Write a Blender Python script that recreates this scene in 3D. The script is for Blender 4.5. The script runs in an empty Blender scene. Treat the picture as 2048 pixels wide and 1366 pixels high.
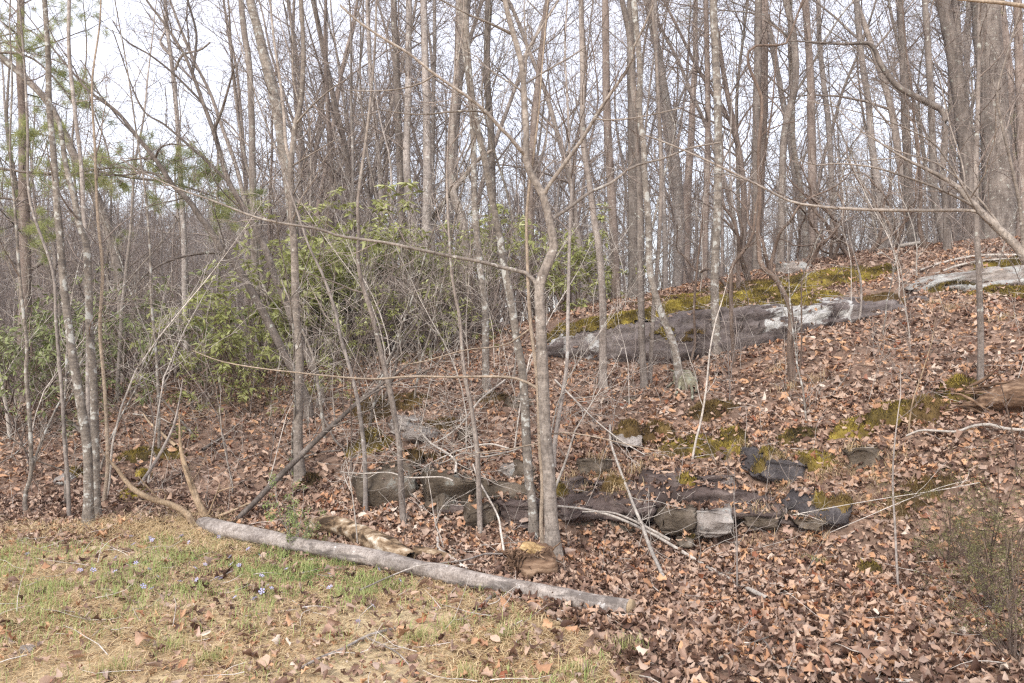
import bpy, math, random
import numpy as np
from mathutils import Vector
from mathutils.bvhtree import BVHTree

scene = bpy.context.scene
# ------------------------------------------------------------------ camera
F = 1593.0                       # focal length in photo pixels (28 mm on a 36 mm frame, 2048 wide)
CAMZ = 1.6
cam_d = bpy.data.cameras.new('camera')
cam_d.lens = 28.0; cam_d.sensor_width = 36.0
cam_d.clip_start = 0.05; cam_d.clip_end = 2000
cam = bpy.data.objects.new('camera', cam_d)
scene.collection.objects.link(cam)
cam.location = (0, 0, CAMZ); cam.rotation_euler = (math.pi/2, 0, 0)
scene.camera = cam
# ------------------------------------------------------------------ world: thin bright overcast
SUN_EL, SUN_AZ = math.radians(42), math.radians(-152)      # behind the camera, to the left
world = bpy.data.worlds.new('World'); scene.world = world; world.use_nodes = True
wn = world.node_tree; wn.nodes.clear()
sky = wn.nodes.new('ShaderNodeTexSky'); sky.sky_type = 'NISHITA'; sky.sun_disc = False
sky.sun_elevation = SUN_EL; sky.sun_rotation = SUN_AZ
bg1 = wn.nodes.new('ShaderNodeBackground'); bg1.inputs['Strength'].default_value = 0.05
wn.links.new(sky.outputs[0], bg1.inputs['Color'])
bg2 = wn.nodes.new('ShaderNodeBackground')                   # the cloud sheet
bg2.inputs['Color'].default_value = (0.96, 0.915, 0.93, 1); bg2.inputs['Strength'].default_value = 0.80
tc = wn.nodes.new('ShaderNodeTexCoord')
nz = wn.nodes.new('ShaderNodeTexNoise'); nz.inputs['Scale'].default_value = 2.2; nz.inputs['Detail'].default_value = 5
wn.links.new(tc.outputs['Generated'], nz.inputs['Vector'])
mr = wn.nodes.new('ShaderNodeMapRange'); mr.inputs['From Min'].default_value = .3; mr.inputs['From Max'].default_value = .7
mr.inputs['To Min'].default_value = .43; mr.inputs['To Max'].default_value = .49
wn.links.new(nz.outputs['Fac'], mr.inputs['Value']); wn.links.new(mr.outputs[0], bg2.inputs['Strength'])
add = wn.nodes.new('ShaderNodeAddShader'); out = wn.nodes.new('ShaderNodeOutputWorld')
wn.links.new(bg1.outputs[0], add.inputs[0]); wn.links.new(bg2.outputs[0], add.inputs[1])
wn.links.new(add.outputs[0], out.inputs['Surface'])
sun_d = bpy.data.lights.new('sun', 'SUN'); sun_d.energy = 1.5; sun_d.angle = math.radians(18); sun_d.color = (1, .965, .93)
sun = bpy.data.objects.new('sun', sun_d); scene.collection.objects.link(sun)
# light travels from the sun towards the scene
sd = Vector((math.sin(SUN_AZ)*math.cos(SUN_EL), math.cos(SUN_AZ)*math.cos(SUN_EL), math.sin(SUN_EL)))
sun.rotation_euler = (-sd).to_track_quat('-Z', 'Y').to_euler()
sun.location = (0, 0, 30)
scene.view_settings.view_transform = 'Standard'; scene.view_settings.look = 'None'
scene.view_settings.gamma = 1; scene.view_settings.use_curve_mapping = False
scene.view_settings.exposure = 1.36
scene.cycles.use_denoising = False; scene.cycles.filter_width = 1.3
scene.cycles.max_bounces = 6; scene.cycles.diffuse_bounces = 3; scene.cycles.glossy_bounces = 1
scene.cycles.transparent_max_bounces = 4
# ------------------------------------------------------------------ helpers
RNG = np.random.default_rng(7)
rd = random.Random(11)
C = scene.collection

def link(o, parent=None):
    C.objects.link(o)
    if parent is not None: o.parent = parent
    return o
def tag(o, label=None, cat=None, group=None, kind=None):
    if label: o['label'] = label
    if cat: o['category'] = cat
    if group: o['group'] = group
    if kind: o['kind'] = kind
    return o
def empty(name, loc=(0,0,0), rz=0):
    o = bpy.data.objects.new(name, None); o.empty_display_size = .1
    o.location = loc; o.rotation_euler = (0, 0, rz)
    return link(o)
def make_mesh(name, V, faces, attrs=None, smooth=True):
    """faces: list of int arrays (n,3) or (n,4)"""
    me = bpy.data.meshes.new(name)
    V = np.asarray(V, dtype=np.float32)
    me.vertices.add(len(V)); me.vertices.foreach_set('co', V.ravel())
    faces = [np.asarray(f, dtype=np.int32) for f in faces if len(f)]
    loops = np.concatenate([f.ravel() for f in faces])
    sizes = np.concatenate([np.full(len(f), f.shape[1], np.int32) for f in faces])
    starts = np.concatenate([[0], np.cumsum(sizes)[:-1]]).astype(np.int32)
    me.loops.add(len(loops)); me.loops.foreach_set('vertex_index', loops)
    me.polygons.add(len(sizes)); me.polygons.foreach_set('loop_start', starts); me.polygons.foreach_set('loop_total', sizes)
    if smooth: me.polygons.foreach_set('use_smooth', np.ones(len(sizes), bool))
    if attrs:
        for k, a in attrs.items():
            at_ = me.attributes.new(k, 'FLOAT', 'POINT'); at_.data.foreach_set('value', np.asarray(a, np.float32))
    me.update(calc_edges=True)
    return me
def mobj(name, me, mat, parent=None):
    o = bpy.data.objects.new(name, me)
    if mat is not None and not me.materials: me.materials.append(mat)
    return link(o, parent)
def pt(px, py, Y): return np.array(((px-1024)/F*Y, Y, CAMZ-(py-683)/F*Y))
# vectorised value noise
def _hash(ix, iy, iz, seed):
    h = (ix*374761393 + iy*668265263 + iz*2147483647*3 + seed*1274126177) & 0xffffffff
    h = ((h ^ (h >> 13))*1274126177) & 0xffffffff
    h = ((h ^ (h >> 16))*2246822519) & 0xffffffff
    return ((h ^ (h >> 15)) & 0xffff)/65535.0
def vnoise(P, seed=0):
    P = np.asarray(P, float); I = np.floor(P).astype(np.int64); f = P-I; f = f*f*(3-2*f)
    r = 0
    for dx in (0, 1):
        for dy in (0, 1):
            for dz in (0, 1):
                w = (f[..., 0] if dx else 1-f[..., 0])*(f[..., 1] if dy else 1-f[..., 1])*(f[..., 2] if dz else 1-f[..., 2])
                r = r + w*_hash(I[..., 0]+dx, I[..., 1]+dy, I[..., 2]+dz, seed)
    return r
def fbm(P, seed=0, o=4, g=.5):
    r = 0; a = 1; s = 0; P = np.asarray(P, float)
    for i in range(o):
        r = r + a*(vnoise(P, seed+i*17)-.5)*2; s += a; a *= g; P = P*2.03+11.3
    return r/s
def catmull(pts, n):
    pts = np.asarray(pts, float)
    if len(pts) < 3:
        t = np.linspace(0, 1, n)[:, None]; return pts[0]*(1-t)+pts[-1]*t
    P = np.vstack([2*pts[0]-pts[1], pts, 2*pts[-1]-pts[-2]])
    seg = np.linalg.norm(np.diff(pts, axis=0), axis=1); cum = np.concatenate([[0], np.cumsum(seg)])
    t = np.linspace(0, cum[-1], n); k = np.clip(np.searchsorted(cum, t, side='right')-1, 0, len(seg)-1)
    u = ((t-cum[k])/np.maximum(seg[k], 1e-9))[:, None]
    a, b, c, d = P[k], P[k+1], P[k+2], P[k+3]
    return .5*((2*b)+(-a+c)*u+(2*a-5*b+4*c-d)*u**2+(-a+3*b-3*c+d)*u**3)
# ------------------------------------------------------------------ materials
def nt(name):
    m = bpy.data.materials.new(name); m.use_nodes = True
    t = m.node_tree; b = t.nodes['Principled BSDF']
    b.inputs['Specular IOR Level'].default_value = .2
    return m, t, b
def N(t, typ, **kw):
    n = t.nodes.new(typ)
    for k, v in kw.items():
        if k in n.inputs: n.inputs[k].default_value = v
        else: setattr(n, k, v)
    return n
def ramp(t, stops, src):
    r = t.nodes.new('ShaderNodeValToRGB'); e = r.color_ramp.elements
    while len(e) < len(stops): e.new(.5)
    for i, (p, c) in enumerate(stops):
        e[i].position = p; e[i].color = (*c, 1) if len(c) == 3 else c
    t.links.new(src, r.inputs['Fac']); return r.outputs['Color']
def mix(t, f, a, b, mode='MIX'):
    m = t.nodes.new('ShaderNodeMix'); m.data_type = 'RGBA'; m.blend_type = mode
    for s, v in ((0, f), (6, a), (7, b)):
        if hasattr(v, 'links'): t.links.new(v, m.inputs[s])
        elif s == 0: m.inputs[0].default_value = v
        else: m.inputs[s].default_value = (*v, 1)
    return m.outputs[2]
def noise(t, scale, detail=4, rough=.6, vec=None, sc3=None):
    n = N(t, 'ShaderNodeTexNoise', Scale=scale, Detail=detail, Roughness=rough)
    if vec is None: vec = N(t, 'ShaderNodeTexCoord').outputs['Object']
    if sc3:
        mp = N(t, 'ShaderNodeMapping'); mp.inputs['Scale'].default_value = sc3
        t.links.new(vec, mp.inputs[0]); vec = mp.outputs[0]
    t.links.new(vec, n.inputs['Vector']); return n.outputs['Fac']
def bump(t, b, h, strength, dist):
    n = N(t, 'ShaderNodeBump', Strength=strength, Distance=dist)
    t.links.new(h, n.inputs['Height']); t.links.new(n.outputs[0], b.inputs['Normal'])
def bark(name, c1, c2, c3, lichen=0., lcol=(.5, .52, .46), zs=.35, sc=9, band=0.):
    m, t, b = nt(name)
    oi = N(t, 'ShaderNodeObjectInfo').outputs['Random']
    base = ramp(t, [(.3, c1), (.5, c2), (.72, c3)], noise(t, sc, 6, .7, sc3=(1, 1, zs)))
    fine = noise(t, sc*7, 4, .75, sc3=(1, 1, .45))
    base = mix(t, .75, base, ramp(t, [(.36, (.5, .48, .46)), (.5, (1, 1, 1)), (.64, (1.35, 1.33, 1.3))], fine), 'MULTIPLY')
    ringn = noise(t, 4, 5, .7, sc3=(1, 1, 7))
    base = mix(t, .5, base, ramp(t, [(.4, (.66, .63, .6)), (.55, (1.12, 1.1, 1.08))], ringn), 'MULTIPLY')
    big = noise(t, 1.7, 2)
    base = mix(t, .55, base, ramp(t, [(.35, (.62, .6, .58)), (.65, (1.18, 1.15, 1.1))], big), 'MULTIPLY')
    hv = N(t, 'ShaderNodeHueSaturation')
    mr_ = N(t, 'ShaderNodeMapRange'); mr_.inputs['To Min'].default_value = .78; mr_.inputs['To Max'].default_value = 1.22
    t.links.new(oi, mr_.inputs['Value']); t.links.new(mr_.outputs[0], hv.inputs['Value']); t.links.new(base, hv.inputs['Color'])
    col = hv.outputs['Color']
    if band:
        bn = noise(t, 3.2, 3, .6, sc3=(1, 1, 5))
        col = mix(t, ramp(t, [(.56, (0, 0, 0)), (.62, (band,)*3)], bn), col, (.10, .085, .075))
    if lichen:
        ln = noise(t, 11, 5, .65, sc3=(1, 1, 1.1))
        lm = ramp(t, [(.66-lichen*.22, (0, 0, 0)), (.70-lichen*.22, (1, 1, 1))], ln)
        col = mix(t, lm, col, lcol)
    t.links.new(col, b.inputs['Base Color']); b.inputs['Roughness'].default_value = .9
    bump(t, b, noise(t, sc*3, 5, .7, sc3=(1, 1, zs)), .6, .012)
    return m
BARK = {
 'maple': bark('smooth_grey_bark', (.20, .17, .145), (.30, .26, .225), (.40, .355, .31), .2, (.45, .42, .37), 1.6, 7, .25),
 'lichen': bark('lichened_bark', (.14, .12, .10), (.24, .21, .18), (.36, .325, .285), .5, (.41, .40, .36), 1.2, 10, .6),
 'oak': bark('furrowed_bark', (.115, .095, .08), (.245, .21, .185), (.38, .34, .30), .25, (.38, .37, .32), .18, 14),
 'dark': bark('dark_bark', (.075, .063, .055), (.155, .132, .115), (.25, .22, .195), .15, (.33, .33, .28), .2, 14),
 'red': bark('reddish_bark', (.12, .092, .075), (.225, .18, .155), (.34, .29, .25), .15, (.4, .38, .33), .2, 12),
 'laurel': bark('laurel_bark', (.08, .058, .045), (.165, .122, .097), (.27, .21, .17), .1, (.4, .38, .33), .15, 22),
 'pole': bark('tan_bark', (.22, .175, .135), (.32, .26, .20), (.42, .345, .275), 0, zs=.3, sc=14),
 'far': bark('far_bark', (.20, .175, .155), (.32, .285, .26), (.43, .39, .36), .25, (.52, .50, .46), .3, 6),
 'twig': bark('twig_bark', (.15, .118, .105), (.245, .205, .18), (.36, .31, .28), 0, zs=1, sc=5),
 'pale': bark('bleached_twig', (.34, .305, .27), (.47, .43, .385), (.57, .53, .48), 0, zs=1, sc=9),
 'log': bark('fallen_log_bark', (.14, .115, .10), (.31, .275, .25), (.46, .42, .39), .08, (.50, .47, .44), 1, 14, .7),
 'stump': bark('mossy_stump_bark', (.10, .085, .06), (.19, .18, .13), (.29, .29, .22), .35, (.36, .39, .30), .6, 14),
 'straw': bark('peeled_wood', (.22, .155, .10), (.36, .27, .18), (.48, .375, .265), 0, zs=.6, sc=10),
}
def rock_mat(name, c1, c2, c3, lich=.0, lcol=(.50, .50, .46), moss=.25):
    m, t, b = nt(name)
    geo = N(t, 'ShaderNodeNewGeometry')
    co = N(t, 'ShaderNodeTexCoord').outputs['Object']
    col = ramp(t, [(.32, c1), (.5, c2), (.68, c3)], noise(t, 2.3, 8, .65))
    strat = noise(t, 3.5, 6, .7, sc3=(1, 1, 3))
    col = mix(t, .45, col, ramp(t, [(.35, (.62, .58, .56)), (.65, (1.2, 1.17, 1.15))], strat), 'MULTIPLY')
    fine = noise(t, 26, 6, .75)
    col = mix(t, .8, col, ramp(t, [(.32, (.6, .58, .57)), (.5, (1, 1, 1)), (.68, (1.3, 1.28, 1.26))], fine), 'MULTIPLY')
    at = N(t, 'ShaderNodeAttribute'); at.attribute_name = 'lichen'
    s = N(t, 'ShaderNodeMath', operation='ADD'); t.links.new(noise(t, 4.5, 6, .7), s.inputs[0]); t.links.new(at.outputs['Fac'], s.inputs[1])
    lm = ramp(t, [(.64-lich*.15, (0, 0, 0)), (.70-lich*.15, (1, 1, 1))], s.outputs[0])
    col = mix(t, lm, col, mix(t, ramp(t, [(.4, (0, 0, 0)), (.6, (1, 1, 1))], noise(t, 18, 3)), lcol, tuple(x*.72 for x in lcol)))
    at2 = N(t, 'ShaderNodeAttribute'); at2.attribute_name = 'stain'
    s2 = N(t, 'ShaderNodeMath', operation='ADD'); t.links.new(noise(t, 3.1, 5, .7, sc3=(1, 1, 2)), s2.inputs[0]); t.links.new(at2.outputs['Fac'], s2.inputs[1])
    col = mix(t, ramp(t, [(.78-moss*.3, (0, 0, 0)), (.88-moss*.3, (.9, .9, .9))], s2.outputs[0]), col, (.075, .058, .028))
    t.links.new(col, b.inputs['Base Color']); b.inputs['Roughness'].default_value = .85
    h = N(t, 'ShaderNodeMath', operation='ADD'); t.links.new(noise(t, 12, 8, .7), h.inputs[0])
    h2 = N(t, 'ShaderNodeMath', operation='MULTIPLY'); h2.inputs[1].default_value = .45; t.links.new(strat, h2.inputs[0]); t.links.new(h2.outputs[0], h.inputs[1])
    bump(t, b, h.outputs[0], 1., .05)
    return m
ROCK = {
 'slab': rock_mat('slab_sandstone', (.075, .058, .052), (.165, .137, .127), (.27, .235, .215), .0, (.62, .60, .56), .2),
 'purple': rock_mat('purple_sandstone', (.055, .04, .034), (.12, .09, .08), (.215, .172, .152), .0, (.34, .33, .29), .3),
 'blue': rock_mat('blue_grey_sandstone', (.05, .044, .044), (.10, .09, .09), (.17, .153, .15), -.1, (.33, .33, .31), .1),
 'brown': rock_mat('mossy_sandstone', (.055, .042, .03), (.12, .095, .068), (.22, .18, .14), .05, (.36, .35, .30), .5),
 'pale': rock_mat('pale_sandstone', (.20, .17, .145), (.33, .29, .255), (.45, .41, .37), .2, (.52, .51, .47), .2),
}
def simple(name, stops, sc=8, rough=.9, bs=.5, sc3=None, transl=0, attr=None):
    m, t, b = nt(name)
    if attr:
        a = N(t, 'ShaderNodeAttribute'); a.attribute_name = attr; f = a.outputs['Fac']
    else: f = noise(t, sc, 5, .65, sc3=sc3)
    col = ramp(t, stops, f)
    t.links.new(col, b.inputs['Base Color']); b.inputs['Roughness'].default_value = rough
    if transl:
        tr = N(t, 'ShaderNodeBsdfTranslucent'); t.links.new(col, tr.inputs['Color'])
        mx = N(t, 'ShaderNodeMixShader'); mx.inputs[0].default_value = transl
        o = [n for n in t.nodes if n.type == 'OUTPUT_MATERIAL'][0]
        t.links.new(b.outputs[0], mx.inputs[1]); t.links.new(tr.outputs[0], mx.inputs[2]); t.links.new(mx.outputs[0], o.inputs['Surface'])
    elif bs: bump(t, b, noise(t, sc*4, 4), bs, .01)
    return m
LEAFSTOPS = [(0, (.08, .042, .028)), (.15, (.15, .085, .058)), (.29, (.27, .168, .118)), (.43, (.41, .275, .195)), (.55, (.34, .25, .20)),
             (.65, (.54, .39, .285)), (.75, (.38, .205, .115)), (.83, (.60, .36, .20)), (.89, (.25, .085, .04)), (.95, (.68, .56, .45)), (1, (.57, .49, .42))]
def leaf_mat(name, obj=False):
    m, t, b = nt(name)
    if obj: f = N(t, 'ShaderNodeObjectInfo').outputs['Random']
    else:
        a = N(t, 'ShaderNodeAttribute'); a.attribute_name = 'rnd'; f = a.outputs['Fac']
    col = ramp(t, LEAFSTOPS, f)
    n1 = noise(t, 60, 3, .6)
    col = mix(t, .5, col, ramp(t, [(.35, (.72, .70, .68)), (.65, (1.2, 1.18, 1.15))], n1), 'MULTIPLY')
    t.links.new(col, b.inputs['Base Color']); b.inputs['Roughness'].default_value = .6; b.inputs['Specular IOR Level'].default_value = .35
    tr = N(t, 'ShaderNodeBsdfTranslucent'); t.links.new(col, tr.inputs['Color'])
    mx = N(t, 'ShaderNodeMixShader'); mx.inputs[0].default_value = .12
    o = [n for n in t.nodes if n.type == 'OUTPUT_MATERIAL'][0]
    t.links.new(b.outputs[0], mx.inputs[1]); t.links.new(tr.outputs[0], mx.inputs[2]); t.links.new(mx.outputs[0], o.inputs['Surface'])
    return m
M_LEAF, M_LEAFO = leaf_mat('dead_leaf'), leaf_mat('dead_leaf_single', True)
M_MOSS = simple('moss', [(0, (.04, .03, .014)), (.35, (.10, .07, .02)), (.55, (.20, .145, .03)), (.8, (.34, .26, .05)), (1, (.48, .39, .08))], attr='rnd', bs=0)
M_MOSSB = simple('brown_moss', [(0, (.035, .024, .012)), (.4, (.09, .056, .022)), (.7, (.15, .098, .035)), (1, (.24, .17, .055))], attr='rnd', bs=0)
M_GRASS = simple('grass_blades', [(0, (.46, .30, .15)), (.12, (.30, .20, .10)), (.3, (.66, .49, .28)), (.42, (.72, .58, .36)), (.5, (.56, .42, .22)), (.56, (.46, .44, .19)), (.8, (.27, .33, .11)), (1, (.40, .44, .18))], attr='rnd', transl=.25)
M_RHODO = simple('rhododendron_leaf', [(0, (.18, .185, .06)), (.4, (.33, .345, .115)), (.75, (.46, .475, .19)), (1, (.60, .61, .32))], attr='rnd', transl=.4, rough=.5)
M_DARKRHODO = simple('dark_evergreen_leaf', [(0, (.11, .13, .05)), (.5, (.20, .225, .085)), (1, (.33, .355, .16))], attr='rnd', transl=.2, rough=.5)
M_NEEDLE = simple('pine_needle', [(0, (.18, .21, .09)), (.5, (.36, .39, .17)), (1, (.55, .55, .25))], attr='rnd', transl=.45)
M_JUNIPER = simple('juniper_needle', [(0, (.13, .12, .05)), (.5, (.22, .20, .09)), (1, (.30, .30, .13))], attr='rnd', transl=.2)
M_JUNIG = simple('green_shrub_leaf', [(0, (.16, .19, .07)), (.5, (.25, .30, .11)), (1, (.36, .40, .17))], attr='rnd', transl=.25)
M_VINCA = simple('periwinkle_leaf', [(0, (.06, .12, .03)), (.5, (.11, .20, .05)), (1, (.18, .28, .08))], attr='rnd', transl=.2)
M_FLOWER = simple('blue_violet_petal', [(0, (.42, .40, .60)), (1, (.54, .53, .72))], 20, transl=.3)
M_FLOWEYE = simple('flower_eye', [(0, (.6, .55, .75)), (1, (.75, .7, .85))], 20)
M_CUT = simple('cut_wood', [(.3, (.28, .2, .12)), (.7, (.46, .35, .22))], 20)
M_ROT = simple('rotten_wood', [(.38, (.05, .033, .02)), (.47, (.18, .12, .07)), (.55, (.35, .26, .17)), (.66, (.60, .54, .44))], 7, sc3=(.7, 1.3, 1.8), bs=1)
M_AMBER = simple('amber_rotten_wood', [(.36, (.20, .12, .055)), (.48, (.42, .28, .13)), (.65, (.58, .44, .25))], 14, sc3=(.5, 1, 3), bs=1)
M_BROWNROT = simple('brown_rotten_wood', [(.32, (.045, .028, .018)), (.5, (.15, .09, .055)), (.68, (.34, .23, .15))], 9, sc3=(.4, 1.5, 3), bs=1)
# ------------------------------------------------------------------ terrain
COLS = {  # photo column: (photo row, distance) of ground points up the bank
 -500: [(1054, 6.9), (960, 8.6), (870, 9.6), (820, 14)],
 0: [(1052, 6.9), (950, 8.3), (860, 9.6), (830, 14)],
 300: [(1048, 6.95), (950, 8.0), (870, 9.2), (820, 10), (780, 11), (765, 16)],
 600: [(1045, 7.0), (960, 7.8), (900, 8.3), (850, 8.8), (800, 9.5), (760, 10.3), (740, 11.5), (735, 16)],
 850: [(1068, 6.6), (960, 7.25), (900, 7.7), (850, 8.3), (800, 9), (750, 10), (710, 11.5), (690, 13)],
 1100: [(1078, 6.45), (960, 6.95), (900, 7.35), (850, 7.85), (800, 8.6), (750, 9.5), (718, 10.3), (652, 11.3), (640, 12.5), (632, 14)],
 1350: [(1078, 6.45), (960, 6.95), (900, 7.25), (850, 7.7), (800, 8.3), (760, 9), (722, 10), (632, 11.0), (600, 12.5), (586, 13.5)],
 1600: [(1100, 6.1), (1000, 6.6), (900, 7), (800, 7.7), (740, 8.4), (660, 9.6), (610, 10.6), (572, 11.8), (537, 13)],
 1850: [(1110, 5.9), (1000, 6.2), (900, 6.6), (800, 7.2), (700, 8.2), (625, 9.4), (575, 10.5), (530, 12), (497, 13.5)],
 2048: [(1120, 5.7), (1000, 5.9), (900, 6.3), (800, 6.9), (700, 7.8), (605, 9.2), (540, 10.5), (482, 13)],
 2500: [(1120, 5.5), (1000, 5.7), (900, 6.1), (800, 6.8), (700, 7.7), (605, 9.1), (530, 10.5), (470, 13)],
}
BACK = {-500: (.35, .2), 0: (.35, .2), 300: (.6, .3), 600: (.9, .4), 850: (1.15, .6), 1100: (1.7, 1.1), 1350: (2.1, 1.4), 1600: (2.5, 1.8),
        1850: (3.0, 2.4), 2048: (3.1, 2.6), 2500: (3.3, 2.8)}
ctl = []
for c, rows in COLS.items():
    for py, Y in rows: ctl.append(pt(c, py, Y))
    for Y, k in ((20, 0), (30, 1)):
        p = pt(c, 683, Y); ctl.append((p[0], Y, BACK[c][k]))
for X in np.arange(-8, 8.1, 2):
    for Y in (-4, -1, 1.5, 3.5, 5.0): ctl.append((X, Y, 0.02*max(0, X-1.5)*(Y > 3)))
ctl = np.array(ctl, float)
def _tps(A, B):
    d2 = ((A[:, None, :2]-B[None, :, :2])**2).sum(-1); return .5*d2*np.log(d2+1e-9)
n_ = len(ctl); K = _tps(ctl, ctl)+np.eye(n_)*.02
Pm = np.hstack([np.ones((n_, 1)), ctl[:, :2]])
sol = np.linalg.solve(np.block([[K, Pm], [Pm.T, np.zeros((3, 3))]]), np.concatenate([ctl[:, 2], np.zeros(3)]))
def _raw(X, Y):
    X = np.clip(X, -17, 17); Y = np.clip(Y, -3, 30)
    Q = np.stack([X, Y], -1).reshape(-1, 2); r = np.empty(len(Q))
    for i in range(0, len(Q), 20000):
        q = Q[i:i+20000]; r[i:i+20000] = _tps(q, ctl)@sol[:n_]+sol[n_]+q@sol[n_+1:]
    return r.reshape(X.shape)
gx = np.linspace(-18, 18, 361); gy = np.linspace(-4, 31, 351)
GX, GY = np.meshgrid(gx, gy, indexing='ij'); GZ = _raw(GX, GY)
GZ = np.where(GY < 5.2, np.clip(GZ, -.05, .12), np.clip(GZ, -.03, 4.5))
P3 = np.stack([GX, GY, GX*0], -1)
SLAB1 = [(1078, 672, 712, 10.35), (1120, 657, 716, 10.3), (1210, 643, 722, 10.2), (1300, 632, 724, 10.05), (1400, 622, 722, 9.9), (1480, 614, 710, 9.75), (1560, 607, 690, 9.65),
      (1640, 602, 664, 9.65), (1700, 596, 650, 9.7), (1760, 594, 636, 9.75), (1830, 598, 622, 9.85)]
SLAB2 = [(1835, 562, 578, 10.3), (1880, 552, 582, 10.2), (1950, 543, 584, 10.1), (2048, 532, 580, 10.0), (2200, 528, 580, 9.9), (2330, 540, 580, 9.9)]
for SL in (SLAB1, SLAB2):                       # the bed the slabs lie in
    A = np.array(SL, float); pxg = 1024+GX/np.maximum(GY, .5)*F
    yf = np.interp(pxg, A[:, 0], A[:, 3]); zt = CAMZ-(np.interp(pxg, A[:, 0], A[:, 1])-683)/F*(yf+.38); zb = CAMZ-(np.interp(pxg, A[:, 0], A[:, 2])-683)/F*yf
    ins = (pxg > A[0, 0]+8) & (pxg < A[-1, 0]-8) & (GY > 8) & (GY < 12.5)
    lim = np.where(GY < yf+.05, zb+.01, zt-.10); m_ = ins & (GY > yf-.5) & (GY < yf+1.15)
    GZ = np.where(m_, np.minimum(GZ, lim), GZ)
rough = np.clip((GY-5.2)/2.0, .25, 1)
GZ = GZ+rough*(.07*fbm(P3*1.1, 3, 3)+.035*fbm(P3*3.3, 5, 3))
def gz(X, Y):
    X = np.asarray(X, float); Y = np.asarray(Y, float)
    fx = np.clip((X+18)/.1, 0, 359.999); fy = np.clip((Y+4)/.1, 0, 349.999)
    i = fx.astype(int); j = fy.astype(int); u = fx-i; v = fy-j
    z = (GZ[i, j]*(1-u)*(1-v)+GZ[i+1, j]*u*(1-v)+GZ[i, j+1]*(1-u)*v+GZ[i+1, j+1]*u*v)
    k = np.clip((Y-38)/75, 0, 1); k = k*k*(3-2*k)         # a low wooded rise far behind
    return z+k*np.interp(1024+X/np.maximum(Y, 1)*F, [0, 600, 1050, 1400], [9, 8, 3.0, 1.5])
def zone(X, Y, Z):
    """1 where straw and grass grow, 0 where leaf litter lies"""
    Ys = np.maximum(Y, .5); px = 1024+X/Ys*F; py = 683+(CAMZ-Z)/Ys*F
    yb = np.interp(px, [-1500, 0, 420, 600, 800, 1000, 1150, 1300, 1500], [1078, 1068, 1058, 1105, 1150, 1195, 1260, 1400, 2400])
    nn = fbm(np.stack([X, Y, X*0], -1)*1.7, 21, 3)
    return np.clip((py-yb)/40+.5+nn*.9, 0, 1)
ax = np.concatenate([-18-np.geomspace(.3, 380, 26)[::-1], np.arange(-18, -7, .25), np.arange(-7, 7.5, .085), np.arange(7.5, 18, .25), 18+np.geomspace(.3, 380, 26)])
ay = np.concatenate([-4-np.geomspace(.3, 300, 14)[::-1], np.arange(-4, 3, .25), np.arange(3, 15, .085), np.arange(15, 31, .25), 31+np.geomspace(.3, 400, 26)])
TX, TY = np.meshgrid(ax, ay, indexing='ij'); TZ = gz(TX, TY)
TZ = TZ+.02*fbm(np.stack([TX, TY, TX*0], -1)*9, 8, 2)*(TY < 20)
nx, ny = TX.shape; idx = np.arange(nx*ny).reshape(nx, ny)
fq = np.stack([idx[:-1, :-1], idx[1:, :-1], idx[1:, 1:], idx[:-1, 1:]], -1).reshape(-1, 4)
TV = np.stack([TX, TY, TZ], -1).reshape(-1, 3)
m, t, b = nt('forest_soil')
soil = ramp(t, [(.3, (.085, .055, .038)), (.5, (.17, .11, .078)), (.7, (.27, .185, .135))], noise(t, 7, 8, .7))
lit = ramp(t, [(.35, (.13, .08, .055)), (.5, (.27, .175, .125)), (.66, (.40, .28, .20))], noise(t, 24, 4, .7))
soil = mix(t, ramp(t, [(.42, (0, 0, 0)), (.6, (1, 1, 1))], noise(t, 2.5, 3)), soil, lit)
straw = ramp(t, [(.32, (.22, .155, .09)), (.46, (.48, .37, .22)), (.66, (.68, .55, .34))], noise(t, 30, 6, .75))
dirt = ramp(t, [(.38, (.22, .15, .10)), (.48, (.52, .37, .21)), (.65, (.64, .50, .32))], noise(t, 12, 6, .7))
straw = mix(t, ramp(t, [(.45, (0, 0, 0)), (.6, (1, 1, 1))], noise(t, 1.6, 4)), straw, dirt)
za = N(t, 'ShaderNodeAttribute'); za.attribute_name = 'zone'
t.links.new(mix(t, za.outputs['Fac'], soil, straw), b.inputs['Base Color']); b.inputs['Roughness'].default_value = .95
bump(t, b, noise(t, 28, 6, .7), .9, .03)
ground = mobj('ground', make_mesh('ground', TV, [fq], {'zone': zone(TX, TY, TZ).ravel()}), m)
tag(ground, 'brown leaf-strewn forest slope rising to the right behind a straw-coloured verge', kind='structure')

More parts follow.
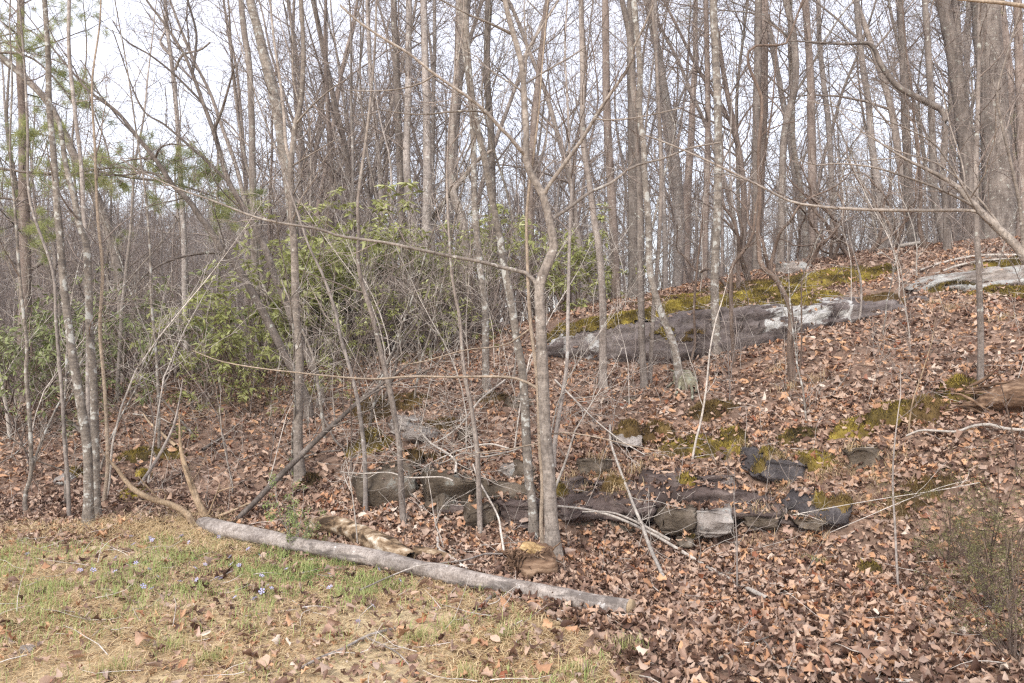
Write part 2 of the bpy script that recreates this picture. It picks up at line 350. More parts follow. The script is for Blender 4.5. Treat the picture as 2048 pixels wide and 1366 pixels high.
# ------------------------------------------------------------------ rocks
BV, BF = [TV], [fq]; boff = [len(TV)]
def add_bvh(V, Fq):
    BV.append(V); BF.append(Fq+boff[0]); boff[0] += len(V)
def sphere_grid(nu, nv):
    u = np.linspace(0, 2*math.pi, nu, endpoint=False); v = np.linspace(-math.pi/2, math.pi/2, nv)
    U, V = np.meshgrid(u, v, indexing='ij')
    P = np.stack([np.cos(V)*np.cos(U), np.cos(V)*np.sin(U), np.sin(V)], -1)
    i = np.arange(nu*nv).reshape(nu, nv); j = np.roll(i, -1, axis=0)
    return P.reshape(-1, 3), np.stack([i[:, :-1], j[:, :-1], j[:, 1:], i[:, 1:]], -1).reshape(-1, 4)
def rock(box, Y, depth, mat, label, seed, e=.45, rz=0., tilt=0., lich=0., stain=0., group=None, res=(64, 32), strata=.10, rough=1.):
    x0, y0, x1, y1 = box
    w, h = (x1-x0)/F*Y, (y1-y0)/F*Y
    c = pt((x0+x1)/2, (y0+y1)/2, Y)+np.array([0, depth*.42, 0])
    P, fc = sphere_grid(*res)
    P = np.sign(P)*np.abs(P)**e
    P = P*np.array([w/2, depth/2, h/2])*1.02
    m_ = (w*depth*h)**(1/3)
    Q = P/m_
    n1 = np.stack([fbm(Q*1.1, seed+k*31, 2) for k in range(3)], -1)
    P = P+n1*m_*.17*rough
    rp = np.random.default_rng(seed)                      # cleave flat faces
    for k in range(22):
        nn_ = rp.normal(size=3)*np.array([1, 1, .8]); nn_ /= np.linalg.norm(nn_); ext = np.abs(nn_)@np.array([w/2, depth/2, h/2]); tt = P@nn_-ext*rp.uniform(.52, .8); P = P-np.clip(tt, 0, None)[:, None]*nn_*(rough > .5)
    lay = np.floor((P[:, 2]+.02*fbm(P*3, seed+5, 2))/(max(h, .12)*.21))
    sh = vnoise(np.stack([lay*3.7, lay*0, lay*0+seed], -1), seed)-.5
    P[:, :2] *= (1+strata*sh*2)[:, None]
    P = P+np.stack([fbm(Q*4.5, seed+k*13+7, 3) for k in range(3)], -1)*m_*.07*rough
    rdg = 1-np.abs(fbm(Q*2.6, seed+71, 3))*3; P = P*(1-.10*np.clip(rdg-.55, 0, 1)[:, None]*rough)
    ca, sa = math.cos(tilt), math.sin(tilt)
    P = np.stack([P[:, 0]*ca-P[:, 2]*sa, P[:, 1], P[:, 0]*sa+P[:, 2]*ca], -1)
    ca, sa = math.cos(rz), math.sin(rz)
    P = np.stack([P[:, 0]*ca-P[:, 1]*sa, P[:, 0]*sa+P[:, 1]*ca, P[:, 2]], -1)
    add_bvh(P+c, fc)
    o = mobj('rock', make_mesh('rock', P, [fc], {'lichen': np.full(len(P), lich), 'stain': np.full(len(P), stain)}), ROCK[mat])
    o.location = c
    return tag(o, label, 'rock', group)

def slab(cols, mat, label, seed, name='rock_slab', n=210, back=1.6, lichf=None, under=.10, over=.30, cracks=(1.42, 1.60, 1.80, 2.0), amp=1., sink=.22, nu=56, blk=.13):
    """cols: photo column, top row, bottom row, distance of the foot"""
    cols = np.array(cols, float); xs = np.linspace(cols[0, 0], cols[-1, 0], n)
    top, bot, Yf = (np.interp(xs, cols[:, 0], cols[:, k]) for k in (1, 2, 3))
    ends = np.clip(np.minimum(xs-xs[0], xs[-1]-xs)/45, 0, 1)**.5
    V = []; L = []; S = []
    for i, x in enumerate(xs):
        mid = bot[i]-(bot[i]-top[i])*.5
        tp = bot[i]-(bot[i]-top[i])*ends[i]
        a = pt(x, bot[i]+14, Yf[i]+under); b_ = pt(x, bot[i]-(bot[i]-tp)*.22, Yf[i]-.06*ends[i]); c_ = pt(x, bot[i]-(bot[i]-tp)*.66, Yf[i]+.02)
        d_ = pt(x, tp, Yf[i]+over); e_ = d_+np.array([0, back*.35, .03]); f_ = d_+np.array([0, back, -sink])
        f_[2] = gz(f_[0], f_[1])-.12; e_[2] = e_[2]-.02
        V.append(catmull([a, b_, c_, d_, e_, f_], nu)); L.append(np.full(nu, x)); S.append(np.linspace(0, 1, nu))
    V = np.array(V); L = np.array(L); S = np.array(S)
    P = V.reshape(-1, 3)
    front = np.clip(1-(S.ravel()-.45)/.15, 0, 1)
    zz = P[:, 2]-.13*P[:, 0]+.09*fbm(P*1.3, seed+61, 3); lay = np.floor(zz/.085); fr = zz/.085-lay
    step = (vnoise(np.stack([lay*5.1, np.floor(P[:, 0]*1.1+lay*.37)*3.3, lay*0+seed], -1), seed+3)-.5)*blk-(.035+blk*.15)*np.clip(1-fr*5, 0, 1)
    d = amp*(.17*fbm(P*1.3, seed, 3)+.07*fbm(P*5, seed+3, 4)+step*front-.05*np.clip(1-np.abs(fbm(P*np.array([.9, .9, 3.2]), seed+5, 3))*8, 0, 1))
    # long lying cracks that follow the bedding
    w_ = P[:, 2]-.10*P[:, 0]+.06*fbm(P*1.1, seed+9, 2)
    for k, wc in enumerate(cracks):
        mk = np.clip(fbm(P*.9, seed+40+k, 2)*3+.4, 0, 1)
        d = d-.12*np.exp(-((w_-wc)/.018)**2)*mk*front
    P = P+np.array([0, -1, .25])*d[:, None]
    Lx = L.ravel(); i = np.arange(n*nu).reshape(n, nu)
    fc = np.stack([i[:-1, :-1], i[1:, :-1], i[1:, 1:], i[:-1, 1:]], -1).reshape(-1, 4)
    lf = lichf(Lx, S.ravel()) if lichf else np.zeros(len(P))
    st = np.where(front > .5, -.05, -.15)
    add_bvh(P, fc)
    base = np.array([P[:, 0].mean(), P[:, 1].min(), P[:, 2].min()])
    o = mobj(name, make_mesh(name, P-base, [fc], {'lichen': lf, 'stain': st}), ROCK[mat]); o.location = base
    return tag(o, label, 'rock')
slab(SLAB1, 'slab',
     'long purple-grey rock slab running across the slope with yellow moss on top', 4,
     lichf=lambda x, s: np.where((x > 1525) & (x < 1705), (.24)*np.clip((s-.04)*9, -.2, 1), 0)+np.where((x < 1205), .16, 0)+np.where((x > 1700), .07, 0)-.07)
slab(SLAB2, 'pale',
     'pale lichen-covered rock slab at the upper right behind the thin straight tree', 14, n=90, back=1.0,
     lichf=lambda x, s: np.full(len(x), .12))
slab([(835, 975, 1040, 6.84), (930, 980, 1044, 6.76), (1030, 984, 1042, 6.70), (1130, 980, 1038, 6.68), (1230, 976, 1038, 6.66), (1330, 972, 1044, 6.58), (1430, 974, 1050, 6.48), (1505, 990, 1052, 6.42), (1600, 1015, 1056, 6.32)],
     'purple', 'continuous dark bed of rock between the upper and lower ledge blocks', 24, name='rock_ledge', n=200, back=.7, under=.30, over=.12, cracks=(.30, .36, .42), amp=1.0, blk=.22, sink=.10, nu=44, lichf=lambda x, s: np.full(len(x), -.04))
for a in [
 ((1825, 590, 1888, 630), 9.9, .5, 'slab', 'small grey boulder between the long slab and the pale slab', 51, .6, 0, 0, .0),
 ((1555, 522, 1640, 560), 12.6, .8, 'pale', 'pale rounded rock on the crest among the crooked laurel stems', 52, .7, 0, 0, .1),
 ((698, 935, 832, 1040), 7.0, .75, 'brown', 'rounded grey-brown boulder at the left end of the rock ledge', 53, .7, .2, -.25, .06),
 ((838, 985, 925, 1062), 6.75, .55, 'brown', 'blocky pale-streaked rock under the shelf, right of the dark hollow', 54, .35, .1, 0, .08),
 ((828, 946, 962, 1006), 6.80, .8, 'brown', 'upper ledge block at the left end, above the blocky pale-streaked rock', 101, .3, .1, -.10, .06),
 ((935, 964, 1085, 1018), 6.74, .8, 'brown', 'upper ledge block behind the straight furrowed sapling', 102, .3, -.1, -.06, .0),
 ((1062, 962, 1185, 1012), 6.70, .8, 'purple', 'upper ledge block directly behind the front maple trunk', 103, .3, .12, .02, -.03),
 ((1168, 964, 1300, 1008), 6.70, .8, 'purple', 'upper ledge block just right of the front maple', 104, .28, -.1, -.02, -.03),
 ((1288, 948, 1405, 1012), 6.64, .8, 'purple', 'upper ledge block crossed by the pale dead stick', 105, .3, .15, .05, -.02),
 ((1392, 956, 1502, 1010), 6.60, .7, 'purple', 'smooth purple-grey block with greenish patches ending the upper ledge', 106, .35, -.1, .04, .08),
 ((908, 1014, 1012, 1060), 6.50, .75, 'brown', 'lower ledge block at the left, beside the dark hollow', 107, .3, .1, -.05, .02),
 ((992, 1010, 1120, 1058), 6.46, .75, 'purple', 'lower ledge block behind the feet of the twin maple stems', 108, .28, -.15, -.03, -.03),
 ((1108, 1016, 1225, 1054), 6.44, .75, 'purple', 'thin lower ledge block right of the front maple foot', 109, .28, .1, .03, -.03),
 ((1210, 1006, 1330, 1056), 6.40, .75, 'purple', 'reddish lower ledge block under the crossing sticks', 110, .28, -.1, -.04, -.05),
 ((1318, 1022, 1420, 1076), 6.28, .7, 'brown', 'brown mossy lower ledge block half buried in leaves', 111, .35, .1, .02, .0),
 ((1402, 1022, 1486, 1082), 6.2, .55, 'pale', 'pale grey block at the right foot of the ledge', 112, .32, -.2, .08, .05),
 ((1140, 1040, 1290, 1066), 6.5, .6, 'brown', 'low brown rock lying in the shadow under the lower ledge', 113, .4, 0, .02, -.05),
 ((1010, 930, 1075, 966), 6.95, .5, 'brown', 'leaf-covered step of rock above the upper ledge, left of the maple', 114, .35, .2, -.1, .0),
 ((1150, 925, 1230, 955), 6.95, .5, 'brown', 'low step of rock above the upper ledge, right of the maple', 115, .35, -.2, .1, .0),
 ((760, 912, 850, 945), 7.25, .5, 'brown', 'mossy step of rock above the rounded boulder', 116, .35, .1, -.15, .0),
 ((1475, 1030, 1592, 1062), 6.3, .5, 'brown', 'thin cracked brown rock between the pale rock and the blue-grey slab', 63, .35, 0, .05, 0),
 ((1480, 912, 1665, 972), 6.75, .7, 'blue', 'bluish grey slab under a dark moss cap on the right slope', 64, .4, 0, -.12, -.03),
 ((1588, 1000, 1745, 1048), 6.2, .6, 'blue', 'flat dark blue-grey slab tilting out of the leaves', 65, .35, .1, -.06, -.1),
 ((1590, 1038, 1665, 1062), 6.2, .4, 'brown', 'small brown rock wedged under the dark blue-grey slab', 66, .5, 0, 0, 0),
 ((1690, 900, 1805, 965), 6.6, .6, 'brown', 'brown earth-stained rock under dry hanging grass', 67, .6, 0, 0, 0),
 ((1000, 930, 1042, 968), 7.0, .35, 'pale', 'small greenish rock lodged in leaves above the purple shelf', 68, .6, .2, .4, .05),
 ((715, 868, 765, 905), 8.0, .45, 'brown', 'small mossy brown rock on the slope left of the pale boulders', 69, .6, 0, -.1, -.05),
 ((770, 838, 850, 872), 8.2, .5, 'pale', 'pale flat boulder on the slope crossed by a thin stem', 70, .6, 0, -.1, .05),
 ((800, 855, 880, 892), 7.9, .4, 'pale', 'second pale boulder just below the flat one', 71, .7, 0, .1, .02),
 ((865, 782, 905, 800), 9.1, .4, 'pale', 'little pale stone beside the mossy hump uphill', 72, .7, 0, 0, 0),
 ((1005, 800, 1075, 832), 8.4, .4, 'brown', 'low dull rock behind the leaning lichened stem', 73, .6, 0, 0, .03),
 ((1245, 795, 1280, 812), 8.3, .3, 'brown', 'little brown stone below the double-stemmed sapling', 74, .7, 0, 0, 0),
 ((1230, 868, 1290, 898), 7.3, .35, 'pale', 'grey stone between two brown moss cushions', 75, .7, 0, 0, .0),
 ((95, 950, 140, 992), 7.9, .35, 'pale', 'pale pointed rock on the bank at the far left', 76, .6, .2, .5, .1),
 ((185, 952, 212, 985), 7.9, .3, 'brown', 'dark mossy rock behind the lichen-spotted twin trunks', 77, .7, 0, 0, .0),
 ((1350, 1082, 1400, 1096), 6.1, .2, 'brown', 'small stone in the leaves below the brown rock', 78, .7, 0, 0, .0),
 ((915, 860, 960, 885), 7.7, .35, 'brown', 'low stone behind the straight grey sapling', 79, .6, 0, 0, .0),
 ((560, 905, 640, 950), 8.1, .4, 'brown', 'dark mossy lump at the foot of the tall straight left trunk', 80, .7, 0, -.1, -.1),
 ((455, 905, 500, 925), 8.3, .3, 'brown', 'flat mossy stone on the bank behind the fallen branches', 81, .7, 0, 0, 0),
]:
    rock(a[0], a[1], a[2], a[3], a[4], a[5], e=a[6], rz=a[7], tilt=a[8], lich=a[9])
bvh = BVHTree.FromPolygons([tuple(v) for v in np.vstack(BV).tolist()], np.vstack(BF).tolist())
def hit(px, py):
    d = Vector(((px-1024)/F, 1, -(py-683)/F)).normalized()
    r = bvh.ray_cast(Vector((0, 0, CAMZ)), d, 200)
    if r[0] is None: return None
    return np.array(r[0])
def surf(x, y):
    r = bvh.ray_cast(Vector((x, y, 30)), Vector((0, 0, -1)), 100)
    return (r[0].z, r[1]) if r[0] is not None else (0., Vector((0, 0, 1)))

# ------------------------------------------------------------------ moss
MOSSL = []
def moss(px, py, a, b_, label, th=.035, rz=0., brown=False, seed=0, spikes=True, drape=0.):
    """conforming cushion of half-widths a, b_ (metres) round the surface point seen at px, py"""
    h = hit(px, py)
    if h is None: return
    MOSSL.append((h[0], h[1], a, b_, th, rz, seed))
    nr, na = max(10, int(a*26)), 64
    r_ = np.linspace(0, 1, nr+1)[1:]; th_ = np.linspace(0, 2*math.pi, na, endpoint=False)
    out_ = 1+.28*fbm(np.stack([np.cos(th_)*1.6, np.sin(th_)*1.6, th_*0+seed*3.1], -1), seed, 3)*2
    x = [0.]; y = [0.]; f_ = [0.]
    for r0 in r_:
        x += list(np.cos(th_)*r0*a*out_); y += list(np.sin(th_)*r0*b_*out_); f_ += [r0]*na
    x, y, f_ = map(np.array, (x, y, f_))
    X = h[0]+x*math.cos(rz)-y*math.sin(rz); Y = h[1]+x*math.sin(rz)+y*math.cos(rz)
    Z = np.array([surf(p, q)[0] for p, q in zip(X, Y)]); Z0 = Z.copy()
    Pn = np.stack([X, Y, Z], -1)
    lump = fbm(Pn*9, seed, 3)*.5+fbm(Pn*28, seed+2, 2)*.25
    Z = Z+th*(1-f_**3)*(1+lump*.9)-.012*f_**6+.004
    Pn[:, 2] = Z
    fc = []; 
    i1 = np.arange(na)+1; fan = np.stack([np.zeros(na, int), i1, np.roll(i1, -1)], -1)
    for k in range(nr-1):
        p = 1+k*na+np.arange(na); q = p+na
        fc.append(np.stack([p, q, np.roll(q, -1), np.roll(p, -1)], -1))
    rnd = np.clip(.36+lump*.8+(1-f_)*.1+.45*fbm(Pn*3.1, seed+8, 2), 0, 1)
    base = np.array([h[0], h[1], h[2]])
    def okf(f): zf = Z0[f]; return f[((zf.max(1)-zf.min(1)) < .055) & (np.abs(zf.mean(1)-h[2]) < .10+.55*max(a, b_)*.6)]
    V = Pn-base; tris = [okf(fan)]; fc = [okf(f) for f in fc]
    if not sum(len(f) for f in tris+fc): return
    lab = np.arange(len(V)); al = tris+fc                  # keep the one piece that holds together
    for _ in range(200):
        old = lab.copy()
        for f in al:
            if len(f): mn = lab[f].min(1); [np.minimum.at(lab, f[:, c], mn) for c in range(f.shape[1])]
        if (old == lab).all(): break
    roots, cn = np.unique(np.concatenate([lab[f[:, 0]] for f in al if len(f)]), return_counts=True); big = roots[cn.argmax()]
    tris = [f[lab[f[:, 0]] == big] for f in tris]; fc = [f[lab[f[:, 0]] == big] for f in fc]
    vk = np.unique(np.concatenate([f.ravel() for f in tris+fc])); re_ = np.zeros(len(V), int); re_[vk] = np.arange(len(vk)); V = V[vk]; rnd = rnd[vk]; tris = [re_[f] for f in tris]; fc = [re_[f] for f in fc]
    o = mobj('moss', make_mesh('moss', V, tris+fc, {'rnd': rnd}), M_MOSSB if brown else M_MOSS); o.location = base
    tag(o, label, 'moss')
    if spikes and tris+fc:
        ns = int(min(4200, 1500*a*b_*30)); used = np.unique(np.concatenate([f.ravel() for f in tris+fc])); k = used[RNG.integers(0, len(used), ns)]
        Pq = V[k]+np.stack([RNG.normal(0, .012, ns), RNG.normal(0, .012, ns), np.zeros(ns)], -1)
        L_ = RNG.uniform(.014, .042, ns)*(1.25 if brown else 1)
        d = np.stack([RNG.normal(0, .5, ns), RNG.normal(0, .5, ns), np.ones(ns)], -1); d /= np.linalg.norm(d, axis=1)[:, None]
        s = np.stack([RNG.normal(size=ns), RNG.normal(size=ns), np.zeros(ns)], -1); s /= np.linalg.norm(s, axis=1)[:, None]
        W = .0038
        VV = np.stack([Pq-s*W, Pq+s*W, Pq+d*L_[:, None]], 1).reshape(-1, 3)
        cc = np.repeat(np.clip(rnd[k]+RNG.normal(.05, .18, ns), 0, 1), 3)
        sp = mobj('moss_tufts', make_mesh('moss_tufts', VV, [np.arange(len(VV)).reshape(-1, 3)], {'rnd': cc}), M_MOSSB if brown else M_MOSS, o)
        tag(sp, kind='stuff')
for a in [
 (1120, 660, .3, .2, 'yellow-green moss cushion just above the left tip of the long slab', .05, -.1, 0), (1190, 648, .4, .3, 'moss cushion left of the straight grey tree behind the slab edge', .05, -.1, 0), (1270, 634, .4, .4, 'gold moss hummock behind the close pair of stems', .055, -.1, 0),
 (1355, 616, .42, .45, 'gold moss hummock between the leaning lichened tree and the pale trunk', .06, -.1, 0), (1440, 604, .45, .35, 'moss cushion at the foot line of the pale lichened trunk', .06, 0, 0), (1520, 592, .5, .4, 'moss hummock left of the crooked brown stem', .06, 0, 0), (1360, 600, .5, .3, 'brown-gold moss on the low crest behind the slab', .05, 0, 0),
 (1580, 585, .45, .35, 'thick gold moss right above the pale part of the slab', .06, 0, 0), (1640, 590, .35, .2, 'thin moss tongue above the right half of the slab', .04, 0, 0), (1490, 575, .6, .35, 'russet moss bank behind the crooked laurels', .05, 0, 1), (1700, 560, .4, .25, 'olive moss strip right of the moss blanket', .04, 0, 0),
 (1150, 655, .42, .18, 'bright yellow-green moss at the left tip of the long slab', .03, -.1, 0), (1230, 641, .45, .2, 'yellow moss strip on the slab behind the straight grey tree', .03, -.1, 0),
 (1320, 625, .5, .3, 'olive moss on the slab just right of the leaning lichened tree', .035, -.1, 0), (1400, 612, .5, .42, 'olive-gold moss left of the pale lichened trunk on the slab', .035, -.1, 0),
 (1480, 600, .5, .5, 'broad golden moss right of the pale lichened trunk', .035, -.1, 0), (1560, 598, .5, .3, 'yellow moss where the crooked brown stem crosses the slab', .035, 0, 0),
 (1430, 585, .7, .5, 'brownish moss bank high behind the slab', .04, 0, 1), (1540, 575, .6, .5, 'dark gold moss mound behind the crooked brown stem', .05, 0, 0),
 (1620, 565, .8, .45, 'wide olive moss blanket below the crest', .05, 0, 0), (1670, 548, .7, .4, 'moss carpet near the crest under the big trunks', .04, 0, 0),
 (1760, 542, .3, .25, 'small moss patch near the crest', .03, 0, 0), (1600, 605, .25, .12, 'small yellow moss tuft on the pale part of the slab', .025, 0, 0),
 (1765, 597, .30, .14, 'dark olive moss on the right end of the long slab', .04, 0, 1), (1300, 608, .45, .35, 'mossy fringe behind the dark oak foot', .03, 0, 1),
 (2010, 528, .6, .16, 'bright moss strip above the pale slab', .03, 0, 0), (1900, 582, .3, .12, 'moss below the pale slab, left of the thin tree', .03, 0, 0),
 (1985, 582, .35, .12, 'green moss along the lower edge of the pale slab', .04, 0, 0), (2040, 586, .3, .15, 'bright green moss at the right end of the pale slab', .05, 0, 0),
 (1325, 684, .16, .1, 'bright moss pad on the dark front of the slab', .04, 0, 0), (1385, 690, .18, .08, 'brown-green moss in the crack of the slab', .03, 0, 1),
 (755, 815, .32, .35, 'brown moss patch on the bank beside the dead leaning pole', .04, .3, 1), (825, 805, .22, .2, 'small brown moss patch uphill of the pale boulders', .04, 0, 1),
 (990, 801, .18, .08, 'dark moss hump behind the leaning lichened stem', .07, 0, 1), (888, 856, .2, .14, 'rusty moss cushion right of the pale boulders', .05, .1, 1),
 (735, 880, .3, .16, 'yellow-brown moss on the small mossy rock', .03, 0, 0), (855, 930, .28, .16, 'brown moss on the bank above the shelf rock', .03, 0, 1),
 (1260, 865, .16, .1, 'rusty moss cushion left of the grey stone', .08, 0, 1), (1315, 872, .2, .16, 'shaggy brown moss cushion right of the grey stone', .1, 0, 1),
 (1420, 825, .25, .2, 'brown moss mound below the mossy stump', .06, 0, 1), (1380, 897, .28, .13, 'deep green-gold moss ridge in the middle of the slope', .06, 0, 0),
 (1465, 875, .14, .18, 'orange-brown moss streak between leaf drifts', .04, 0, 0), (1450, 905, .14, .08, 'rusty moss at the end of the moss ridge', .05, 0, 0),
 (1530, 912, .18, .06, 'dark moss roll on the left of the bluish slab', .05, 0, 0), (1625, 925, .2, .1, 'golden moss roll on the right of the bluish slab', .05, -.2, 0),
 (1590, 872, .22, .09, 'low olive moss patch in the leaves of the right slope', .04, 0, 0), (1715, 858, .22, .12, 'olive moss left of the large moss bank', .05, 0, 0),
 (1790, 830, .28, .14, 'large shaggy moss bank on the right slope', .10, 0, 0), (1845, 828, .22, .14, 'pale stringy moss in the middle of the large bank', .10, 0, 1),
 (1915, 790, .22, .18, 'bright mossy hump beside the foot of the thin straight tree', .12, 0, 0), (1640, 1003, .07, .04, 'tiny moss cap on the dark blue-grey slab', .05, 0, 0),
 (1700, 1020, .2, .05, 'dark moss along the top of the dark blue-grey slab', .05, 0, 1), (1740, 1150, .1, .07, 'round green moss ball in the right leaf litter', .08, 0, 0),
 (1840, 990, .3, .1, 'dark moss under the twiggy cedar', .05, 0, 1), (285, 915, .25, .12, 'orange-gold moss clump behind the peeled branches', .07, .2, 0),
 (345, 912, .18, .1, 'yellow moss on the bank just left of the upright dead stems', .06, 0, 0), (288, 958, .09, .07, 'little gold moss knob under the pale twigs', .07, 0, 0),
 (270, 990, .16, .14, 'olive mossy slope patch above the curved peeled branch', .05, 0, 0), (155, 950, .1, .06, 'moss spot on the bank left of the twin trunks', .05, 0, 0),
 (1230, 972, .12, .06, 'moss tuft on the flat purple shelf', .04, 0, 1), (1110, 978, .16, .05, 'moss edge behind the main maple trunk', .04, 0, 0),
 (1375, 968, .08, .05, 'small moss dot on the smooth purple slab', .04, 0, 0), (1385, 1100, .05, .03, 'speck of moss on the small stone', .02, 0, 0), (620, 965, .14, .1, 'brown moss at the foot of the tall straight left trunk', .05, 0, 1),
]:
    moss(a[0], a[1], a[2], a[3], a[4], a[5], a[6], bool(a[7]), seed=int(a[0]) % 97)
# ------------------------------------------------------------------ tubes
def tubes(polys, sides):
    """polys: list of (points (n,3), radii (n,)); returns vertices and quads"""
    groups = {}
    for P, R in polys: groups.setdefault(len(P), []).append((P, R))
    Vs, Fs, off = [], [], 0
    for n, g in groups.items():
        P = np.array([x[0] for x in g], float); R = np.array([x[1] for x in g], float); m_ = len(g)
        T = np.empty_like(P); T[:, 1:-1] = P[:, 2:]-P[:, :-2]; T[:, 0] = P[:, 1]-P[:, 0]; T[:, -1] = P[:, -1]-P[:, -2]
        T /= np.maximum(np.linalg.norm(T, axis=-1), 1e-9)[..., None]
        mean = T.mean(1); ref = np.where((np.abs(mean[:, 2]) < .8)[:, None], [[0, 0, 1.]], [[1., 0, 0]])[:, None, :]
        U = np.cross(T, np.broadcast_to(ref, T.shape)); U /= np.maximum(np.linalg.norm(U, axis=-1), 1e-9)[..., None]
        W = np.cross(T, U)
        a = np.arange(sides)*2*math.pi/sides
        V = P[:, :, None, :]+R[:, :, None, None]*(U[:, :, None, :]*np.cos(a)[None, None, :, None]+W[:, :, None, :]*np.sin(a)[None, None, :, None])
        i = (np.arange(m_*n*sides).reshape(m_, n, sides))+off; j = np.roll(i, -1, axis=2)
        Fs.append(np.stack([i[:, :-1], j[:, :-1], j[:, 1:], i[:, 1:]], -1).reshape(-1, 4))
        Vs.append(V.reshape(-1, 3)); off += m_*n*sides
    return np.vstack(Vs), np.vstack(Fs)
def trunk_mesh(name, P, R, base, sides=12, seed=0, flare=.45, lump=.07, step=.1, flute=0.):
    n = max(8, min(90, int(np.linalg.norm(np.diff(P, axis=0), axis=1).sum()/step)))
    s0 = np.concatenate([[0], np.cumsum(np.linalg.norm(np.diff(P, axis=0), axis=1))])
    Q = catmull(P, n); s1 = np.concatenate([[0], np.cumsum(np.linalg.norm(np.diff(Q, axis=0), axis=1))]); s1 *= s0[-1]/s1[-1]
    Rr = np.interp(s1, s0, R)
    V, Fq = tubes([(Q, Rr)], sides)
    cen = np.repeat(Q, sides, axis=0); d = V-cen; ang = np.tile(np.arange(sides)*2*math.pi/sides, n); hh = np.repeat(s1, sides); rr = np.repeat(Rr, sides)
    k = 1+lump*2*fbm(np.stack([np.cos(ang)*1.1, np.sin(ang)*1.1, hh*2.5+seed], -1), seed, 3)
    if flare: k = k+flare*np.exp(-hh/(1.8*Rr[0]+.03))*(1+.5*np.sin(ang*4+seed))
    V = cen+d*k[:, None]
    return make_mesh(name, V-base, [Fq])
def tube_obj(name, polys, sides, mat, parent, base, kind=None, cap=False):
    V, Fq = tubes(polys, sides)
    o = mobj(name, make_mesh(name, V-base, [Fq]), mat, parent)
    if kind: o['kind'] = kind
    return o
# ------------------------------------------------------------------ branching
def wander(p, d, L, n, r0, r1, jit, trop, R=rd):
    P = [p]; x, y, z = p; a, b_, c = d; st = L/n
    for i in range(n):
        a += R.gauss(0, jit); b_ += R.gauss(0, jit); c += R.gauss(0, jit)+trop
        l = math.sqrt(a*a+b_*b_+c*c) or 1; a /= l; b_ /= l; c /= l
        x += a*st; y += b_*st; z += c*st; P.append((x, y, z))
    return np.array(P), np.linspace(r0, r1, n+1)
def side_dir(t, ang, R=rd, flat=0.):
    t = np.asarray(t, float); t = t/(np.linalg.norm(t)+1e-9)
    while True:
        v = np.array([R.gauss(0, 1), R.gauss(0, 1), R.gauss(0, 1)*(1-flat)]); v = v-t*v.dot(t); l = np.linalg.norm(v)
        if l > .2: break
    v /= l
    return tuple(t*math.cos(ang)+v*math.sin(ang))
LV = {1: (7, .13, .03), 2: (5, .17, .03), 3: (4, .20, .02), 4: (3, .22, .02)}
def sprout(P, Rr, level, maxl, dens, store, lenf, t0=.15, rmin=.0022, R=rd, ang=(.5, 1.1), trop=None, flat=0., lmax=9.):
    """children along a polyline, recursively; store[level] collects polylines"""
    seg = np.linalg.norm(np.diff(P, axis=0), axis=1); L = float(seg.sum()); cum = np.concatenate([[0], np.cumsum(seg)])
    n = dens[level]*L*(1-t0); n = int(n)+(R.random() < n-int(n))
    for i in range(n):
        t = t0+(1-t0)*R.random(); s = t*L; k = min(len(seg)-1, int(np.searchsorted(cum, s))-1 if s > 0 else 0); k = max(k, 0)
        u = (s-cum[k])/max(seg[k], 1e-6); p = P[k]*(1-u)+P[k+1]*u; r = float(Rr[k]*(1-u)+Rr[k+1]*u)
        l = min(lmax, lenf[level]*(1.15-.75*t)*(.45+.9*R.random())); r0 = max(rmin, min(r*.62, l*.0075+rmin*.4))
        nn, jt, tr = LV[level]
        Q, q = wander(tuple(p), side_dir(P[k+1]-P[k], R.uniform(*ang), R, flat), l, nn, r0, rmin*.55, jt, tr if trop is None else trop, R)
        store.setdefault(level, []).append((Q, q))
        if level < maxl: sprout(Q, q, level+1, maxl, dens, store, lenf, .15, rmin, R, ang, trop, flat)
def resample(P, R, step=.15):
    s = np.linalg.norm(np.diff(P, axis=0), axis=1).sum(); n = max(4, min(40, int(s/step)))
    s0 = np.concatenate([[0], np.cumsum(np.linalg.norm(np.diff(P, axis=0), axis=1))])
    Q = catmull(P, n); return Q, np.interp(np.linspace(0, s0[-1], n), s0, R)
